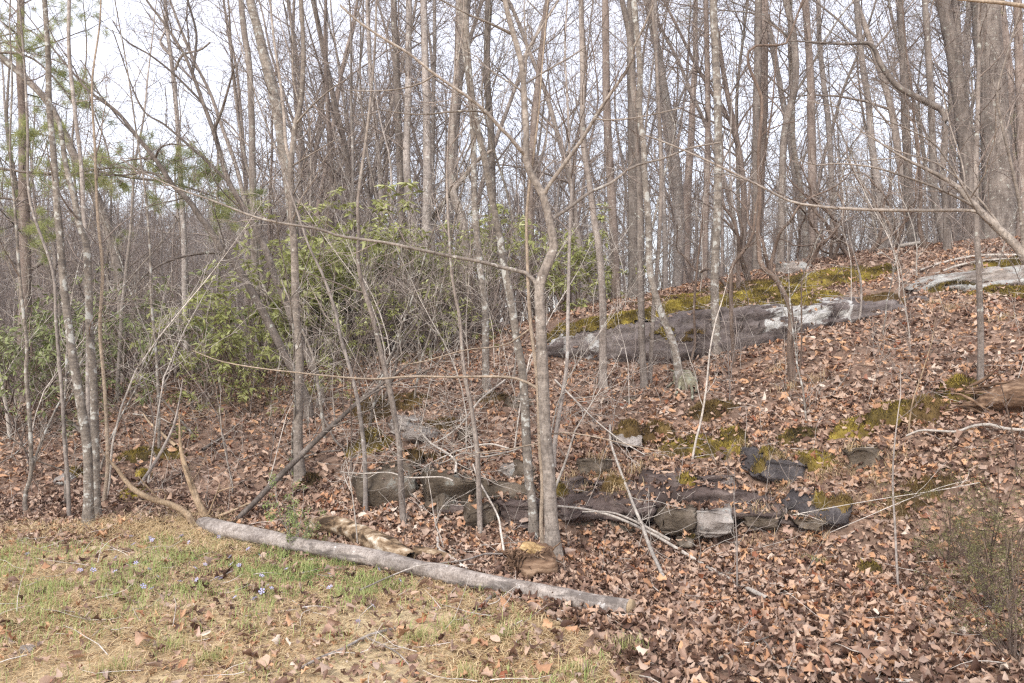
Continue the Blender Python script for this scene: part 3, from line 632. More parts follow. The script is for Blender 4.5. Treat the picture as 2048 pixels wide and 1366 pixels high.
# ------------------------------------------------------------------ trees traced from the photograph
def hero(label, path, w, mat, Y=None, lean=0., limbs=(), tw=1., name='tree', top=2.5, side=12, cat='tree', flare=.75, t0=.3, tl=.7, maxl=3, tmat='twig', sink=True, seed=None, lump=.07, group=None, ang=(.5, 1.1), rmin=.0027):
    """path: photo points from the foot upward; w: photo widths at foot and at the last point; Y: distance, found on the ground if None"""
    R = random.Random(int(path[0][0]*7+path[0][1]) if seed is None else seed)
    if Y is None: h = hit(*path[0]); Y = h[1]
    y0, y1 = path[0][1], path[-1][1]
    ws = np.interp(np.linspace(0, 1, len(path)), np.linspace(0, 1, len(w)), w)
    P = []; Rr = []
    for (px, py), wi in zip(path, ws):
        u = (y0-py)/max(1, abs(y0-y1)); Yi = Y+lean*u
        P.append(pt(px, py, Yi)); Rr.append(wi/2/F*Yi)
    P = np.array(P)
    if sink:
        g = gz(P[0, 0], P[0, 1]); P = np.vstack([[P[0, 0], P[0, 1], min(P[0, 2], g)-.08], P]); Rr = [Rr[0]]+Rr
    if top:
        d = P[-1]-P[-2]; d = d/np.linalg.norm(d); q, r_ = wander(tuple(P[-1]), tuple(d), top, 4, Rr[-1], Rr[-1]*.35, .06, .05, R)
        P = np.vstack([P, q[1:]]); Rr = Rr+list(r_[1:])
    Rr = np.array(Rr); base = P[0].copy(); base[2] += .08
    root = empty(name, base); tag(root, label, cat, group)
    mobj('trunk', trunk_mesh('trunk', P, Rr, base, side, int(path[0][0]) % 89, flare, lump), BARK[mat], root)
    store = {}
    tw = tw*1.3; dens = {1: 2.4*tw, 2: 5.2*tw, 3: 5.6*tw, 4: 5*tw}; lenf = {1: tl*1.5, 2: tl*.8, 3: tl*.42, 4: tl*.2}
    for lb in limbs:
        lp, lw, dr = lb[0], lb[1], lb[2]
        k = int(np.argmin([np.hypot(a-lp[0][0], (b_-lp[0][1])) for a, b_ in path])); Yb = Y+lean*(y0-path[k][1])/max(1, abs(y0-y1))
        # the distance at the fork: interpolate on the trunk
        Yb = float(np.interp(-lp[0][1], [-p[1] for p in path], [Y+lean*(y0-p[1])/max(1, abs(y0-y1)) for p in path])) if all(path[i][1] >= path[i+1][1] for i in range(len(path)-1)) else Yb
        if len(lb) > 3: Yb = Yb+lb[3]
        n = len(lp); Q = []; q = []
        for i, (px, py) in enumerate(lp):
            u = i/(n-1); Yi = Yb+dr*u; Q.append(pt(px, py, Yi)); q.append((lw[0]*(1-u)+lw[1]*u)/2/F*Yi)
        Q = np.array(Q); q = np.array(q)
        Q, q = resample(Q, q, .09)
        tube_obj('branch', [(Q, q)], 8, BARK[mat], root, base)
        sprout(Q, q, 2, maxl, dens, store, lenf, .1, rmin, R, ang)
    if tw > 0:
        Q, q = resample(P, Rr, .25)
        sprout(Q, q, 1, maxl, dens, store, lenf, t0, rmin, R, ang)
    if 1 in store: 
        big = sorted(store[1], key=lambda x: -x[1][0])
        for Q, q in big[:10]: tube_obj('branch', [(Q, q)], 6, BARK[mat if mat in ('maple', 'laurel', 'dark') else tmat], root, base)
        if big[10:]: tube_obj('branches', big[10:], 5, BARK[tmat], root, base, 'stuff')
    fine = store.get(2, [])+store.get(3, [])+store.get(4, [])
    if fine: tube_obj('twigs', fine, 3, BARK[tmat], root, base, 'stuff')
    return root

hero('slender smooth-barked maple in front with forking limbs and a pronounced kink',
 [(1108, 1118), (1103, 1050), (1098, 950), (1092, 880), (1088, 790), (1084, 700), (1080, 620), (1078, 578), (1086, 548), (1099, 520), (1108, 492), (1104, 466), (1097, 434), (1087, 392), (1072, 365), (1058, 340), (1051, 310), (1053, 275), (1050, 224), (1047, 165), (1040, 114), (1024, 58), (1010, 0)],
 [28, 23, 21, 20, 17, 15, 13, 12, 10], 'maple', lean=.3, side=16, flare=.8, lump=.09, tw=.75, t0=.35, tmat='twig',
 limbs=[
  ([(1078, 578), (1068, 560), (1052, 546), (1010, 536), (955, 522), (900, 512), (818, 495), (776, 486), (680, 472), (637, 458), (551, 444), (499, 430), (430, 403), (361, 379), (300, 352), (241, 318)], (9, 2.5), .9),
  ([(1087, 392), (1093, 378), (1124, 334), (1162, 282), (1189, 237), (1217, 193), (1244, 155), (1262, 127), (1265, 100), (1286, 58), (1306, 10)], (9, 4), -.5),
  ([(1051, 310), (1045, 306), (1024, 279), (1003, 258), (979, 231), (952, 206), (914, 179), (869, 148), (818, 107), (766, 76), (714, 41), (680, 10)], (9, 4), -.4),
  ([(1020, 66), (1008, 60), (976, 45), (935, 28), (883, 0)], (7, 3), -.2),
  ([(1042, 122), (1047, 115), (1059, 93), (1079, 62), (1117, 0)], (7, 4), .3),
  ([(1047, 169), (1052, 167), (1093, 141), (1141, 114), (1175, 90)], (5, 2.5), .3),
  ([(975, 226), (955, 222), (921, 222), (845, 229), (800, 226), (749, 217)], (5, 2), -.2),
  ([(869, 150), (845, 165), (800, 178), (745, 182), (690, 180)], (4, 2), .2),
  ([(1099, 446), (1110, 434), (1138, 416), (1179, 385), (1224, 365), (1265, 334), (1327, 317), (1380, 296), (1440, 285)], (8, 3), .5),
  ([(1189, 238), (1230, 240), (1290, 232), (1380, 212)], (4, 2), -.1),
 ])
hero('lichen-spotted second stem just left of the front maple, leaning left upward',
 [(1068, 1072), (1065, 1010), (1058, 958), (1053, 880), (1051, 829), (1045, 742), (1035, 691), (1025, 622), (1016, 570), (1009, 536), (1000, 477), (995, 450), (983, 396), (972, 330), (955, 255), (941, 172), (935, 103), (932, 50), (931, 0)],
 [19, 17, 15, 13, 12], 'lichen', lean=.3, tw=.6, t0=.35, side=12)
hero('thin tan pole stem squeezed between the two front maple stems',
 [(1088, 1104), (1082, 1051), (1085, 965), (1080, 900), (1078, 830), (1076, 777), (1071, 725), (1062, 656), (1057, 588), (1055, 519), (1053, 450), (1057, 389), (1067, 310), (1077, 230), (1083, 150)],
 [9, 8, 7, 6, 3], 'pole', lean=.1, tw=.35, side=8, tl=.5,
 limbs=[([(1075, 777), (1060, 768), (1038, 758), (990, 753), (904, 754), (818, 753), (749, 758), (680, 754), (602, 746), (516, 736), (440, 722), (385, 701)], (6, 2), .3),
        ([(1078, 884), (1100, 868), (1140, 866), (1200, 876), (1260, 890), (1330, 905)], (3.5, 1.6), -.1),
        ([(1076, 887), (1045, 893), (1010, 900), (960, 905), (900, 925)], (3.5, 1.6), -.1),
        ([(1062, 656), (1010, 690), (930, 700), (850, 722), (800, 730)], (3.5, 1.6), .2)])
hero('grey sapling with blotched bark standing alone before the shrubs, left of the maple',
 [(972, 784), (971, 691), (971, 640), (969, 594), (962, 550), (958, 510), (955, 484), (951, 440), (948, 378), (947, 292), (942, 200), (928, 86), (921, 0)], [14, 13, 11], 'lichen', tw=.6, lean=.5)
hero('straight grey tree with a dark foot in front of the slab tip',
 [(1205, 776), (1206, 691), (1206, 622), (1203, 553), (1196, 484), (1188, 440), (1178, 361), (1166, 275), (1165, 138), (1162, 0)], [17, 14, 12, 10], 'oak', tw=.7, lean=.4)
hero('taller stem of the close pair before the middle of the slab',
 [(1289, 778), (1284, 691), (1282, 588), (1280, 519), (1281, 450), (1277, 344), (1272, 241), (1265, 155), (1258, 69), (1244, 0)], [15, 13, 12, 11], 'oak', tw=.7, lean=.4)
hero('thinner stem of the close pair before the middle of the slab',
 [(1300, 768), (1303, 691), (1308, 605), (1314, 540), (1320, 450), (1322, 340), (1318, 220), (1312, 100), (1305, 0)], [9, 8, 6], 'oak', tw=.6, side=8)
hero('leaning tree with white lichen spots rising from the mossy stump',
 [(1362, 775), (1354, 720), (1344, 680), (1334, 656), (1313, 598), (1299, 536), (1298, 484), (1297, 447), (1289, 344), (1288, 292), (1279, 224), (1280, 138), (1272, 50), (1268, 0)], [16, 14, 13, 12], 'lichen', tw=.6, lean=.2)
hero('pale straight lichen-covered trunk growing right against the slab',
 [(1434, 712), (1432, 656), (1429, 588), (1431, 502), (1434, 450), (1436, 344), (1436, 224), (1431, 103), (1427, 0)], [18, 16, 15], 'lichen', tw=.7, lean=.3,
 limbs=[([(1436, 344), (1470, 352), (1520, 372), (1560, 392)], (4, 2), -.4)])
hero('thin dark-footed sapling right of the pale lichened trunk',
 [(1467, 728), (1466, 690), (1463, 639), (1462, 553), (1466, 530), (1489, 500), (1505, 470), (1510, 430)], [9, 8, 5], 'laurel', tw=1.0, side=8)
hero('crooked reddish-brown stem that bends left over the slab',
 [(1585, 762), (1582, 725), (1580, 691), (1582, 636), (1578, 610), (1568, 588), (1551, 557), (1524, 533), (1518, 502), (1516, 450), (1520, 413), (1517, 310), (1524, 206), (1510, 162), (1497, 130), (1497, 103), (1513, 91), (1568, 89), (1582, 65), (1603, 7)],
 [14, 11, 10, 7, 5, 4], 'laurel', tw=.7, top=.8, t0=.4)
hero('thin straight tree with rough grey bark on the right slope',
 [(1961, 775), (1962, 691), (1959, 588), (1957, 519), (1953, 450), (1952, 350), (1955, 240), (1958, 120), (1960, 0)], [12, 11, 9, 7], 'oak', tw=.7, lean=.2)
hero('left stem of the lichen-spotted pair beside the verge, leaning left',
 [(176, 1054), (177, 999), (175, 896), (160, 800), (145, 708), (138, 656), (129, 588), (122, 502), (118, 450), (114, 413), (107, 310), (98, 206), (96, 103), (89, 0)], [19, 16, 13, 9], 'lichen', tw=.6, lean=.2)
hero('right stem of the lichen-spotted pair with dark collars, curving up left',
 [(193, 1038), (191, 965), (190, 896), (189, 829), (186, 742), (179, 656), (177, 570), (172, 484), (158, 450), (148, 396), (131, 327), (117, 241), (90, 200), (40, 150), (0, 112)], [17, 15, 13, 9, 7], 'lichen', tw=.7, lean=.3, top=1)
hero('pale thin stem rising behind the lichen-spotted pair',
 [(183, 1000), (178, 896), (176, 742), (178, 600), (176, 520), (169, 447), (162, 327), (150, 224), (138, 103), (138, 0)], [9, 9, 8, 7], 'far', Y=8.2, tw=.6, side=8)
hero('tall straight grey trunk left of centre standing on a dark mossy foot',
 [(602, 962), (596, 897), (597, 794), (599, 708), (592, 622), (590, 553), (588, 484), (584, 447), (582, 378), (582, 327), (588, 270), (592, 241), (602, 206), (607, 103), (602, 0)], [21, 16, 15, 12, 10, 9], 'maple', tw=.7,
 limbs=[([(583, 330), (572, 290), (568, 230), (560, 160), (548, 80), (540, 0)], (8, 4), .4), ([(590, 250), (620, 215), (660, 180), (690, 160)], (5, 2), -.3), ([(584, 332), (620, 310), (670, 280)], (4, 2), -.3)])
hero('dark leaning tree whose forked crown reaches to the upper left',
 [(615, 800), (575, 720), (545, 660), (516, 605), (496, 570), (471, 529), (447, 502), (413, 450), (404, 440), (379, 403), (344, 368), (310, 317), (275, 275), (234, 224), (182, 186), (148, 148)], [17, 16, 14, 11, 8, 4], 'dark', Y=8.9, lean=.3, tw=1.0, top=1.2, t0=.35, tl=.9,
 limbs=[([(310, 317), (320, 295), (345, 288), (375, 292)], (5, 2), -.3), ([(310, 317), (270, 318), (230, 330)], (5, 2), .3), ([(447, 508), (420, 505), (370, 512), (320, 530), (280, 560), (260, 600)], (7, 2), -.4),
        ([(344, 368), (300, 345), (250, 350), (180, 350), (60, 352)], (5, 2), .5), ([(234, 224), (200, 190), (175, 140), (160, 120)], (4, 2), .2), ([(275, 275), (240, 240), (200, 190), (140, 140), (150, 130)], (4, 1.5), -.2)])
hero('forking tree behind the dark leaning one, with long ascending limbs',
 [(640, 770), (600, 680), (570, 600), (551, 557), (537, 512), (516, 470), (509, 454), (482, 406), (458, 365), (444, 320), (427, 262), (406, 206), (385, 148), (365, 103), (327, 45), (293, 0)], [15, 14, 12, 10, 7, 4], 'dark', Y=9.3, lean=.3, tw=1., tl=.9,
 limbs=[([(427, 262), (444, 220), (458, 172), (470, 130)], (7, 3), -.4), ([(385, 148), (391, 103), (392, 62), (375, 0)], (6, 4), .3), ([(406, 206), (350, 150), (300, 110), (250, 80), (225, 40)], (5, 2), -.3), ([(458, 365), (400, 310), (330, 250), (280, 210), (225, 60)], (6, 2), .3)])
hero('thin straight sapling in front of the ledge, between two dry stems',
 [(807, 1049), (803, 990), (799, 896), (792, 850), (783, 794), (769, 736), (759, 691), (742, 622), (725, 570), (716, 519), (718, 467), (716, 400)], [13, 11, 9, 7], 'oak', tw=.7, t0=.35)
hero('thin upright sapling left of the ledge boulder',
 [(731, 1029), (731, 965), (728, 896), (720, 830), (714, 794), (701, 742), (680, 670), (671, 622), (647, 553), (619, 495), (600, 440)], [10, 8, 6, 4], 'far', tw=.5, side=8)
hero('straight sapling with furrowed bark rising before the shelf rock',
 [(960, 1063), (957, 965), (954, 896), (948, 850), (942, 811), (928, 742), (921, 656), (917, 622), (905, 560), (900, 500)], [11, 9, 7, 5], 'oak', tw=.6, side=8, t0=.4)
hero('thin stem rising just right of the front maple',
 [(1108, 905), (1113, 860), (1124, 794), (1134, 725), (1136, 622), (1138, 519), (1140, 450), (1143, 380), (1139, 300), (1135, 200), (1130, 90)], [9, 7, 6, 4], 'far', Y=7.1, tw=.6, side=8)
hero('thin crooked stem on the far left bank',
 [(52, 1032), (50, 990), (62, 950), (62, 896), (58, 820), (52, 740), (54, 690), (40, 560), (30, 420), (20, 300)], [9, 8, 7, 4], 'lichen', tw=.7, side=8)
hero('grey sapling between the crooked stem and the lichen-spotted pair',
 [(138, 1040), (136, 960), (130, 896), (125, 800), (118, 720), (112, 640), (105, 540), (60, 400), (55, 250)], [8, 7, 5], 'far', tw=.7, side=8)
hero('slim stem right of the lichen-spotted pair',
 [(207, 1010), (215, 940), (214, 860), (208, 760), (200, 660), (205, 540), (195, 430), (190, 300)], [8, 7, 5], 'pole', tw=.7, side=8)
hero('pale slim stem on the left bank rising straight behind the moss',
 [(316, 975), (318, 896), (317, 800), (312, 700), (303, 610), (300, 500), (290, 380)], [7, 6, 4], 'lichen', Y=8.6, tw=.7, side=8)
hero('thin trunk among the left evergreens',
 [(232, 880), (235, 780), (240, 690), (244, 620), (252, 540), (262, 450), (270, 330)], [9, 7, 5], 'far', Y=10.5, tw=.8, side=8)
hero('slim pale trunk rising from the left bank above the evergreen shrubs',
 [(372, 850), (374, 760), (372, 660), (370, 560), (368, 470), (362, 380), (356, 260), (345, 140), (335, 60), (330, 0)], [13, 12, 9, 6], 'far', Y=13, tw=.9, t0=.4,
 limbs=[([(350, 140), (365, 110), (400, 100), (420, 85)], (6, 3), -.4), ([(340, 110), (320, 85), (330, 60), (325, 20)], (5, 3), .3)])
hero('large pale trunk tilting left at the top, left of centre',
 [(606, 760), (600, 640), (590, 520), (582, 396), (568, 310), (560, 255), (551, 206), (530, 120), (516, 62), (500, 0)], [24, 22, 20, 18], 'lichen', Y=13.5, tw=.6, t0=.5, tl=1.)
hero('straight grey trunk rising left of the large pale one',
 [(520, 720), (512, 560), (507, 447), (505, 340), (504, 275), (499, 138), (489, 69), (482, 0)], [15, 13, 11], 'oak', Y=12.5, tw=.7, t0=.4, tl=1.)
hero('old leaning mossy trunk at the far left with a hanging limb',
 [(245, 620), (232, 520), (220, 470), (193, 396), (172, 354), (148, 310), (128, 265), (96, 206), (60, 165), (20, 130)], [20, 18, 14, 12], 'oak', Y=13.5, tw=.8, t0=.3, tl=1.)
hero('crooked dark tree among the left woods with knobby limbs',
 [(165, 760), (130, 650), (105, 560), (88, 520), (60, 480), (40, 440), (30, 360)], [14, 12, 8], 'dark', Y=15, tw=1.2, tl=1.2,
 limbs=[([(88, 520), (60, 540), (35, 530), (5, 510)], (9, 4), -.5), ([(105, 560), (110, 520), (100, 470), (70, 440)], (9, 4), .4)])
# tall trunks behind the slab and the shrubs
for lab, path, w, mat, Y in [
 ('tall furrowed trunk, left of two growing close together behind the shrubs', [(812, 600), (805, 470), (800, 344), (794, 172), (787, 0)], [17, 14, 13], 'oak', 14.5),
 ('tall lighter trunk, right of two growing close together behind the shrubs', [(838, 600), (826, 460), (813, 330), (816, 206), (818, 0)], [18, 15, 12], 'far', 14),
 ('straight pale trunk between the close pair and the forked curving tree', [(857, 600), (852, 470), (855, 344), (852, 172), (847, 0)], [19, 17, 13], 'far', 14),
 ('slim trunk hugging the straight pale one', [(868, 600), (864, 430), (866, 240), (869, 100), (869, 0)], [9, 8, 7], 'far', 16),
 ('dark straight trunk left of the front maple', [(990, 560), (986, 470), (982, 275), (974, 138), (976, 0)], [16, 14, 12], 'dark', 14),
 ('trunk with a torn orange strip of bark behind the front maple', [(1064, 520), (1060, 420), (1066, 275), (1079, 138), (1095, 0)], [14, 13, 10], 'red', 15),
 ('reddish straight trunk right of the maple fork', [(1232, 560), (1228, 470), (1220, 344), (1213, 206), (1212, 100), (1211, 0)], [18, 16, 13], 'red', 14.5),
 ('black-barked thick trunk with a swollen foot behind the slab', [(1266, 612), (1270, 560), (1268, 500), (1266, 400), (1264, 260), (1263, 130), (1262, 0)], [26, 22, 18, 16], 'dark', 13.6),
 ('slim trunk right of the leaning lichened tree, behind the slab', [(1332, 590), (1329, 440), (1322, 300), (1315, 170), (1310, 0)], [10, 9, 8], 'far', 15.5),
 ('dark trunk behind the crooked brown stem', [(1515, 560), (1513, 470), (1513, 240), (1516, 120), (1517, 0)], [17, 16, 15], 'dark', 15),
 ('tree leaning left high up, right of the crooked brown stem', [(1560, 560), (1563, 470), (1568, 275), (1590, 172), (1588, 80), (1572, 0)], [15, 14, 13], 'oak', 15.5),
 ('reddish trunk standing on the crest by the moss carpet', [(1630, 545), (1627, 470), (1623, 275), (1620, 138), (1610, 0)], [18, 16, 13], 'red', 15),
 ('pale curving trunk beyond the crest', [(1765, 520), (1760, 400), (1745, 300), (1737, 206), (1724, 120), (1713, 0)], [14, 13, 11], 'far', 17),
 ('dark upright trunk beyond the crest', [(1832, 520), (1823, 470), (1813, 275), (1806, 103), (1799, 0)], [18, 16, 13], 'dark', 15.5),
 ('stout pine trunk left of the largest one', [(1952, 500), (1944, 420), (1936, 330), (1922, 206), (1905, 100), (1885, 0)], [30, 30, 28, 24], 'dark', 16),
 ('largest trunk in view, furrowed, at the upper right', [(2010, 500), (2002, 420), (1994, 310), (1985, 172), (1976, 80), (1970, 0)], [60, 54, 50, 50], 'oak', 16),
 ('straight trunk rising between the two stout pines', [(1935, 500), (1928, 300), (1918, 120), (1912, 0)], [16, 15, 14], 'oak', 17.5),
 ('trunk at the right edge with peeling bark', [(2042, 500), (2046, 330), (2040, 150), (2035, 0)], [20, 18, 15], 'red', 15),
 ('slim trunk behind the shrubs left of the close pair', [(768, 620), (764, 460), (758, 320), (742, 160), (735, 0)], [10, 9, 8], 'far', 15),
 ('reddish-grey trunk in the gap left of the shrub tops', [(665, 640), (663, 470), (662, 344), (655, 206), (652, 140)], [12, 11, 7], 'red', 16),
 ('trunk half hidden by the pale lichened trunk', [(1408, 600), (1412, 420), (1416, 240), (1412, 0)], [13, 12, 10], 'red', 16),
 ('narrow trunk above the middle of the moss blanket', [(1668, 545), (1665, 420), (1658, 260), (1640, 100), (1636, 0)], [12, 11, 9], 'far', 18),
 ('trunk with short stubs on the crest below the hanging limb', [(1893, 505), (1880, 440), (1868, 380), (1862, 200), (1850, 0)], [16, 14, 11], 'oak', 13.6),
]:
    hero(lab, path, w, mat, Y=Y, tw=.75, t0=.35, tl=1.25, top=3.5, lean=.5, rmin=.004, maxl=3)
hero('tree whose trunk swells and curves, with a limb crossing to the lower left',
 [(935, 560), (928, 470), (921, 430), (905, 380), (902, 350), (905, 275), (914, 138), (917, 0)], [20, 19, 15, 13, 12], 'oak', Y=14.2, tw=.8, tl=1.2, top=3, rmin=.004,
 limbs=[([(908, 372), (895, 395), (875, 420), (862, 440)], (10, 9), .3), ([(908, 380), (935, 345), (955, 320), (985, 300)], (11, 6), -.3)])
hero('twisted dark tree on the crest whose limb sags down from the upper centre',
 [(1895, 500), (1892, 420), (1886, 344), (1890, 280), (1888, 227), (1860, 208), (1837, 196), (1795, 172), (1761, 127), (1750, 100), (1735, 86), (1690, 88), (1620, 84)], [13, 12, 12, 11, 8, 4], 'dark', Y=12.8, tw=1.2, tl=.9, top=.4, t0=.2)
hero('small dark crooked stem on the crest leaning left',
 [(1850, 497), (1842, 470), (1838, 440), (1842, 400), (1838, 330), (1830, 260)], [9, 8, 5], 'laurel', Y=13.2, tw=1.6, tl=.8)
# tree at the right edge, its trunk just outside the frame
hero('foreground tree at the right edge with long pale branches reaching across the view',
 [(2190, 1000), (2160, 800), (2120, 640), (2048, 512), (1988, 450), (1950, 412), (1916, 375), (1880, 352), (1843, 334)], [24, 22, 18, 14, 10, 6], 'maple', Y=5.6, lean=.6, tw=.9, top=.5, tl=.75, t0=.3,
 limbs=[([(1950, 414), (1915, 395), (1864, 372), (1800, 350), (1744, 334), (1675, 327), (1630, 330), (1590, 315)], (6, 2), -.3),
        ([(1962, 424), (1933, 420), (1860, 421), (1761, 420), (1690, 417), (1640, 413), (1582, 403), (1520, 372), (1427, 327), (1348, 292), (1290, 270)], (8, 3), .3),
        ([(2048, 516), (2040, 413), (2022, 327), (2002, 241), (1995, 182), (2016, 103), (2040, 20)], (8, 3), -.2),
        ([(1988, 452), (1960, 430), (1930, 380), (1880, 300), (1840, 270), (1770, 240), (1700, 220), (1600, 200)], (5, 1.5), -.4),
        ([(2020, 480), (1960, 400), (1880, 330), (1790, 300), (1720, 260), (1660, 200)], (5, 1.5), .4),
        ([(1932, 392), (1925, 330), (1900, 250), (1880, 160)], (4, 1.5), .3)])
hero('branch of a nearer tree dipping into the top right corner',
 [(2150, 60), (2090, 26), (2048, 12), (1990, 4), (1930, 0)], [12, 9, 5], 'pole', Y=4.5, tw=.5, sink=False, top=.8, name='overhanging_branch', cat='branch', flare=0)

# shorter crooked laurels behind the slab and on the crest
for i, (px, py, Y, h, lab) in enumerate([
 (1475, 560, 12.2, 2.3, 'twisting laurel shrub just right of the pale lichened trunk'), (1500, 555, 12.6, 2.0, 'crooked laurel behind the bend of the brown stem'),
 (1545, 545, 12.8, 2.6, 'gnarled laurel in front of the pale crest rock'), (1600, 530, 13.2, 2.1, 'gnarled laurel just right of the pale crest rock'),
 (1660, 525, 13.3, 2.4, 'crooked laurel above the moss blanket'), (1710, 515, 13.2, 1.9, 'low spreading laurel on the crest left of the log'),
 (1735, 510, 13.5, 2.7, 'tall thin laurel on the crest behind the log'), (1790, 500, 13.6, 2.0, 'tangled laurel on the crest right of the log'),
 (1140, 600, 13.2, 1.6, 'small laurel on the low crest left of the slab'), (1090, 620, 13.0, 1.5, 'small bare shrub behind the front maple')]):
    R = random.Random(100+i); base = pt(px, py, Y); base[2] = gz(base[0], base[1])
    root = empty('laurel_shrub', base); tag(root, lab, 'shrub', 'crooked laurels along the crest')
    st = {}; stems = []
    for k in range(R.choice((2, 3))):
        Q, q = wander((0, 0, -.05), (R.gauss(0, .45), R.gauss(0, .3), 1), h*R.uniform(.7, 1.1), 9, R.uniform(.022, .04), .008, .42, .22, R)
        Q, q = resample(Q, q, .1); o = tube_obj('stem', [(Q, q)], 7, BARK['laurel'], root, np.zeros(3))
        sprout(Q, q, 1, 3, {1: 4.5, 2: 5, 3: 6}, st, {1: .8, 2: .4, 3: .22}, .25, .003, R, (.6, 1.3), .02)
    tube_obj('branches', st.get(1, []), 4, BARK['laurel'], root, np.zeros(3), 'stuff')
    if 2 in st: tube_obj('twigs', st.get(2, [])+st.get(3, []), 3, BARK['laurel'], root, np.zeros(3), 'stuff')
# ------------------------------------------------------------------ lying wood
def lie_points(pts, ws, lift=0.):
    Ys = []
    for (px, py), w in zip(pts, ws):
        h = hit(px, py+w*.45); Ys.append(h[1] if h is not None else Ys[-1])
    Ys = np.array(Ys); k = np.arange(len(Ys))
    if len(Ys) > 3: Ys = .35*Ys+.65*np.polyval(np.polyfit(k, Ys, 2), k)
    P = np.array([pt(px, py, Y-lift) for (px, py), Y in zip(pts, Ys)]); R = np.array([w/2/F*Y for w, Y in zip(ws, Ys)])
    return P, R
def lying(name, label, cat, pts, w0, w1, mat, twigs=0., sides=8, tl=.5, cut=False, lump=.08, lift=0., part='stem', extra=(), group=None, maxl=3, tmat='pale', ws=None):
    ws = np.linspace(w0, w1, len(pts)) if ws is None else ws
    P, R = lie_points(pts, ws, lift); base = P[len(P)//2].copy(); base[2] -= R[len(P)//2]
    R_ = random.Random(int(pts[0][0]+pts[0][1]*3))
    root = empty(name, base); tag(root, label, cat, group)
    mt = mat if not isinstance(mat, str) else BARK[mat]
    mobj(part, trunk_mesh(part, P, R, base, sides, int(pts[0][0]), 0, lump, .05), mt, root)
    if cut:
        for k, j in ((-1, -2), (0, 1)):
            d = (P[k]-P[j])/np.linalg.norm(P[k]-P[j])
            V, Fq = tubes([(np.array([P[k]-d*.004, P[k]+d*.006, P[k]+d*.0065]), np.array([R[k]*1.0, R[k]*.97, .0005]))], 20)
            mobj('cut_end', make_mesh('cut_end', V-base, [Fq], smooth=False), M_CUT, root)
    st = {}
    for e in extra:
        wsx = np.linspace(e[1][0], e[1][1], len(e[0])); Q, q = lie_points(e[0], wsx, e[2] if len(e) > 2 else 0)
        Q, q = resample(Q, q, .06); tube_obj('branch', [(Q, q)], 7, mt, root, base)
        if twigs: sprout(Q, q, 2, maxl, {2: 5*twigs, 3: 5*twigs}, st, {2: tl*.7, 3: tl*.4}, .1, .0024, R_, (.4, 1.1), .02)
    if twigs:
        Q, q = resample(P, R, .1)
        sprout(Q, q, 1, maxl, {1: 4.5*twigs, 2: 6*twigs, 3: 6*twigs}, st, {1: tl*1.5, 2: tl*.85, 3: tl*.5}, .15, .0024, R_, (.4, 1.1), .02)
        al = st.get(1, [])+st.get(2, [])+st.get(3, [])
        if al: tube_obj('twigs', al, 3, BARK[tmat], root, base, 'stuff')
    return root
lying('fallen_log', 'long straight pale fallen trunk lying across the verge with a sawn right end', 'log',
      [(408, 1047), (425, 1052), (460, 1062), (560, 1083), (650, 1099), (750, 1118), (850, 1139), (930, 1157), (1010, 1171), (1100, 1189), (1180, 1203), (1262, 1215)],
      22, 27, 'log', sides=24, cut=True, lump=.15, lift=.05, ws=[28, 31, 33, 34, 35, 35, 34, 33, 33, 33, 33, 33], part='trunk',
      extra=[([(1022, 1172), (1002, 1182), (980, 1195), (958, 1220)], (12, 6), .05), ([(1178, 1208), (1186, 1222), (1190, 1230)], (11, 9), .04)])
lying('rotting_log', 'short rotting log with cream and orange decay lying behind the long pale trunk', 'log',
      [(614, 1046), (650, 1051), (700, 1061), (740, 1077), (770, 1093), (800, 1108), (822, 1118)], 22, 26, M_ROT, sides=26, lump=.42, lift=.06, part='trunk', ws=[18, 26, 32, 40, 44, 40, 24])
lying('rotting_log', 'thin mossy rotten branch end continuing right of the rotting log', 'log',
      [(826, 1106), (850, 1108), (880, 1112), (905, 1118), (925, 1124)], 14, 14, M_ROT, sides=10, lump=.3, part='trunk', ws=[20, 22, 18, 16, 8])
lying('rotting_log', 'brown hollow rotten log sunk in the slope at the right edge', 'log',
      [(1925, 812), (1960, 812), (2000, 806), (2048, 800), (2100, 796), (2180, 792)], 24, 60, M_BROWNROT, sides=24, lump=.7, part='trunk', ws=[14, 30, 40, 48, 54, 56])
hero('curved straw-coloured peeled branch rising left from the end of the long trunk',
      [(385, 1040), (365, 1022), (340, 1008), (300, 997), (262, 975), (240, 945), (222, 925), (212, 912)], [14, 12, 9, 3], 'straw', Y=6.85, lean=.2, tw=.25, top=.05, tl=.3, name='peeled_branch', cat='branch', flare=0, tmat='straw',
      limbs=[([(322, 1002), (300, 980), (285, 962), (276, 952)], (4, 2), -.05), ([(328, 1004), (332, 985), (322, 978), (308, 980)], (3.5, 2), -.05)])
hero('upright pair of dead straw-coloured stems at the left end of the long trunk', [(414, 1042), (402, 1018), (388, 985), (372, 940), (363, 905), (360, 880), (359, 845)], [16, 13, 8, 3], 'straw', tw=.5, top=.1, tl=.4, name='dead_sapling', cat='dead sapling',
     tmat='straw', limbs=[([(408, 1034), (392, 1000), (380, 965), (366, 930)], (7, 5), -.05), ([(416, 1030), (424, 1010), (434, 992), (432, 975), (440, 968)], (4, 2), -.1), ([(434, 985), (450, 978), (470, 974)], (3, 1.5), -.1)], flare=0)
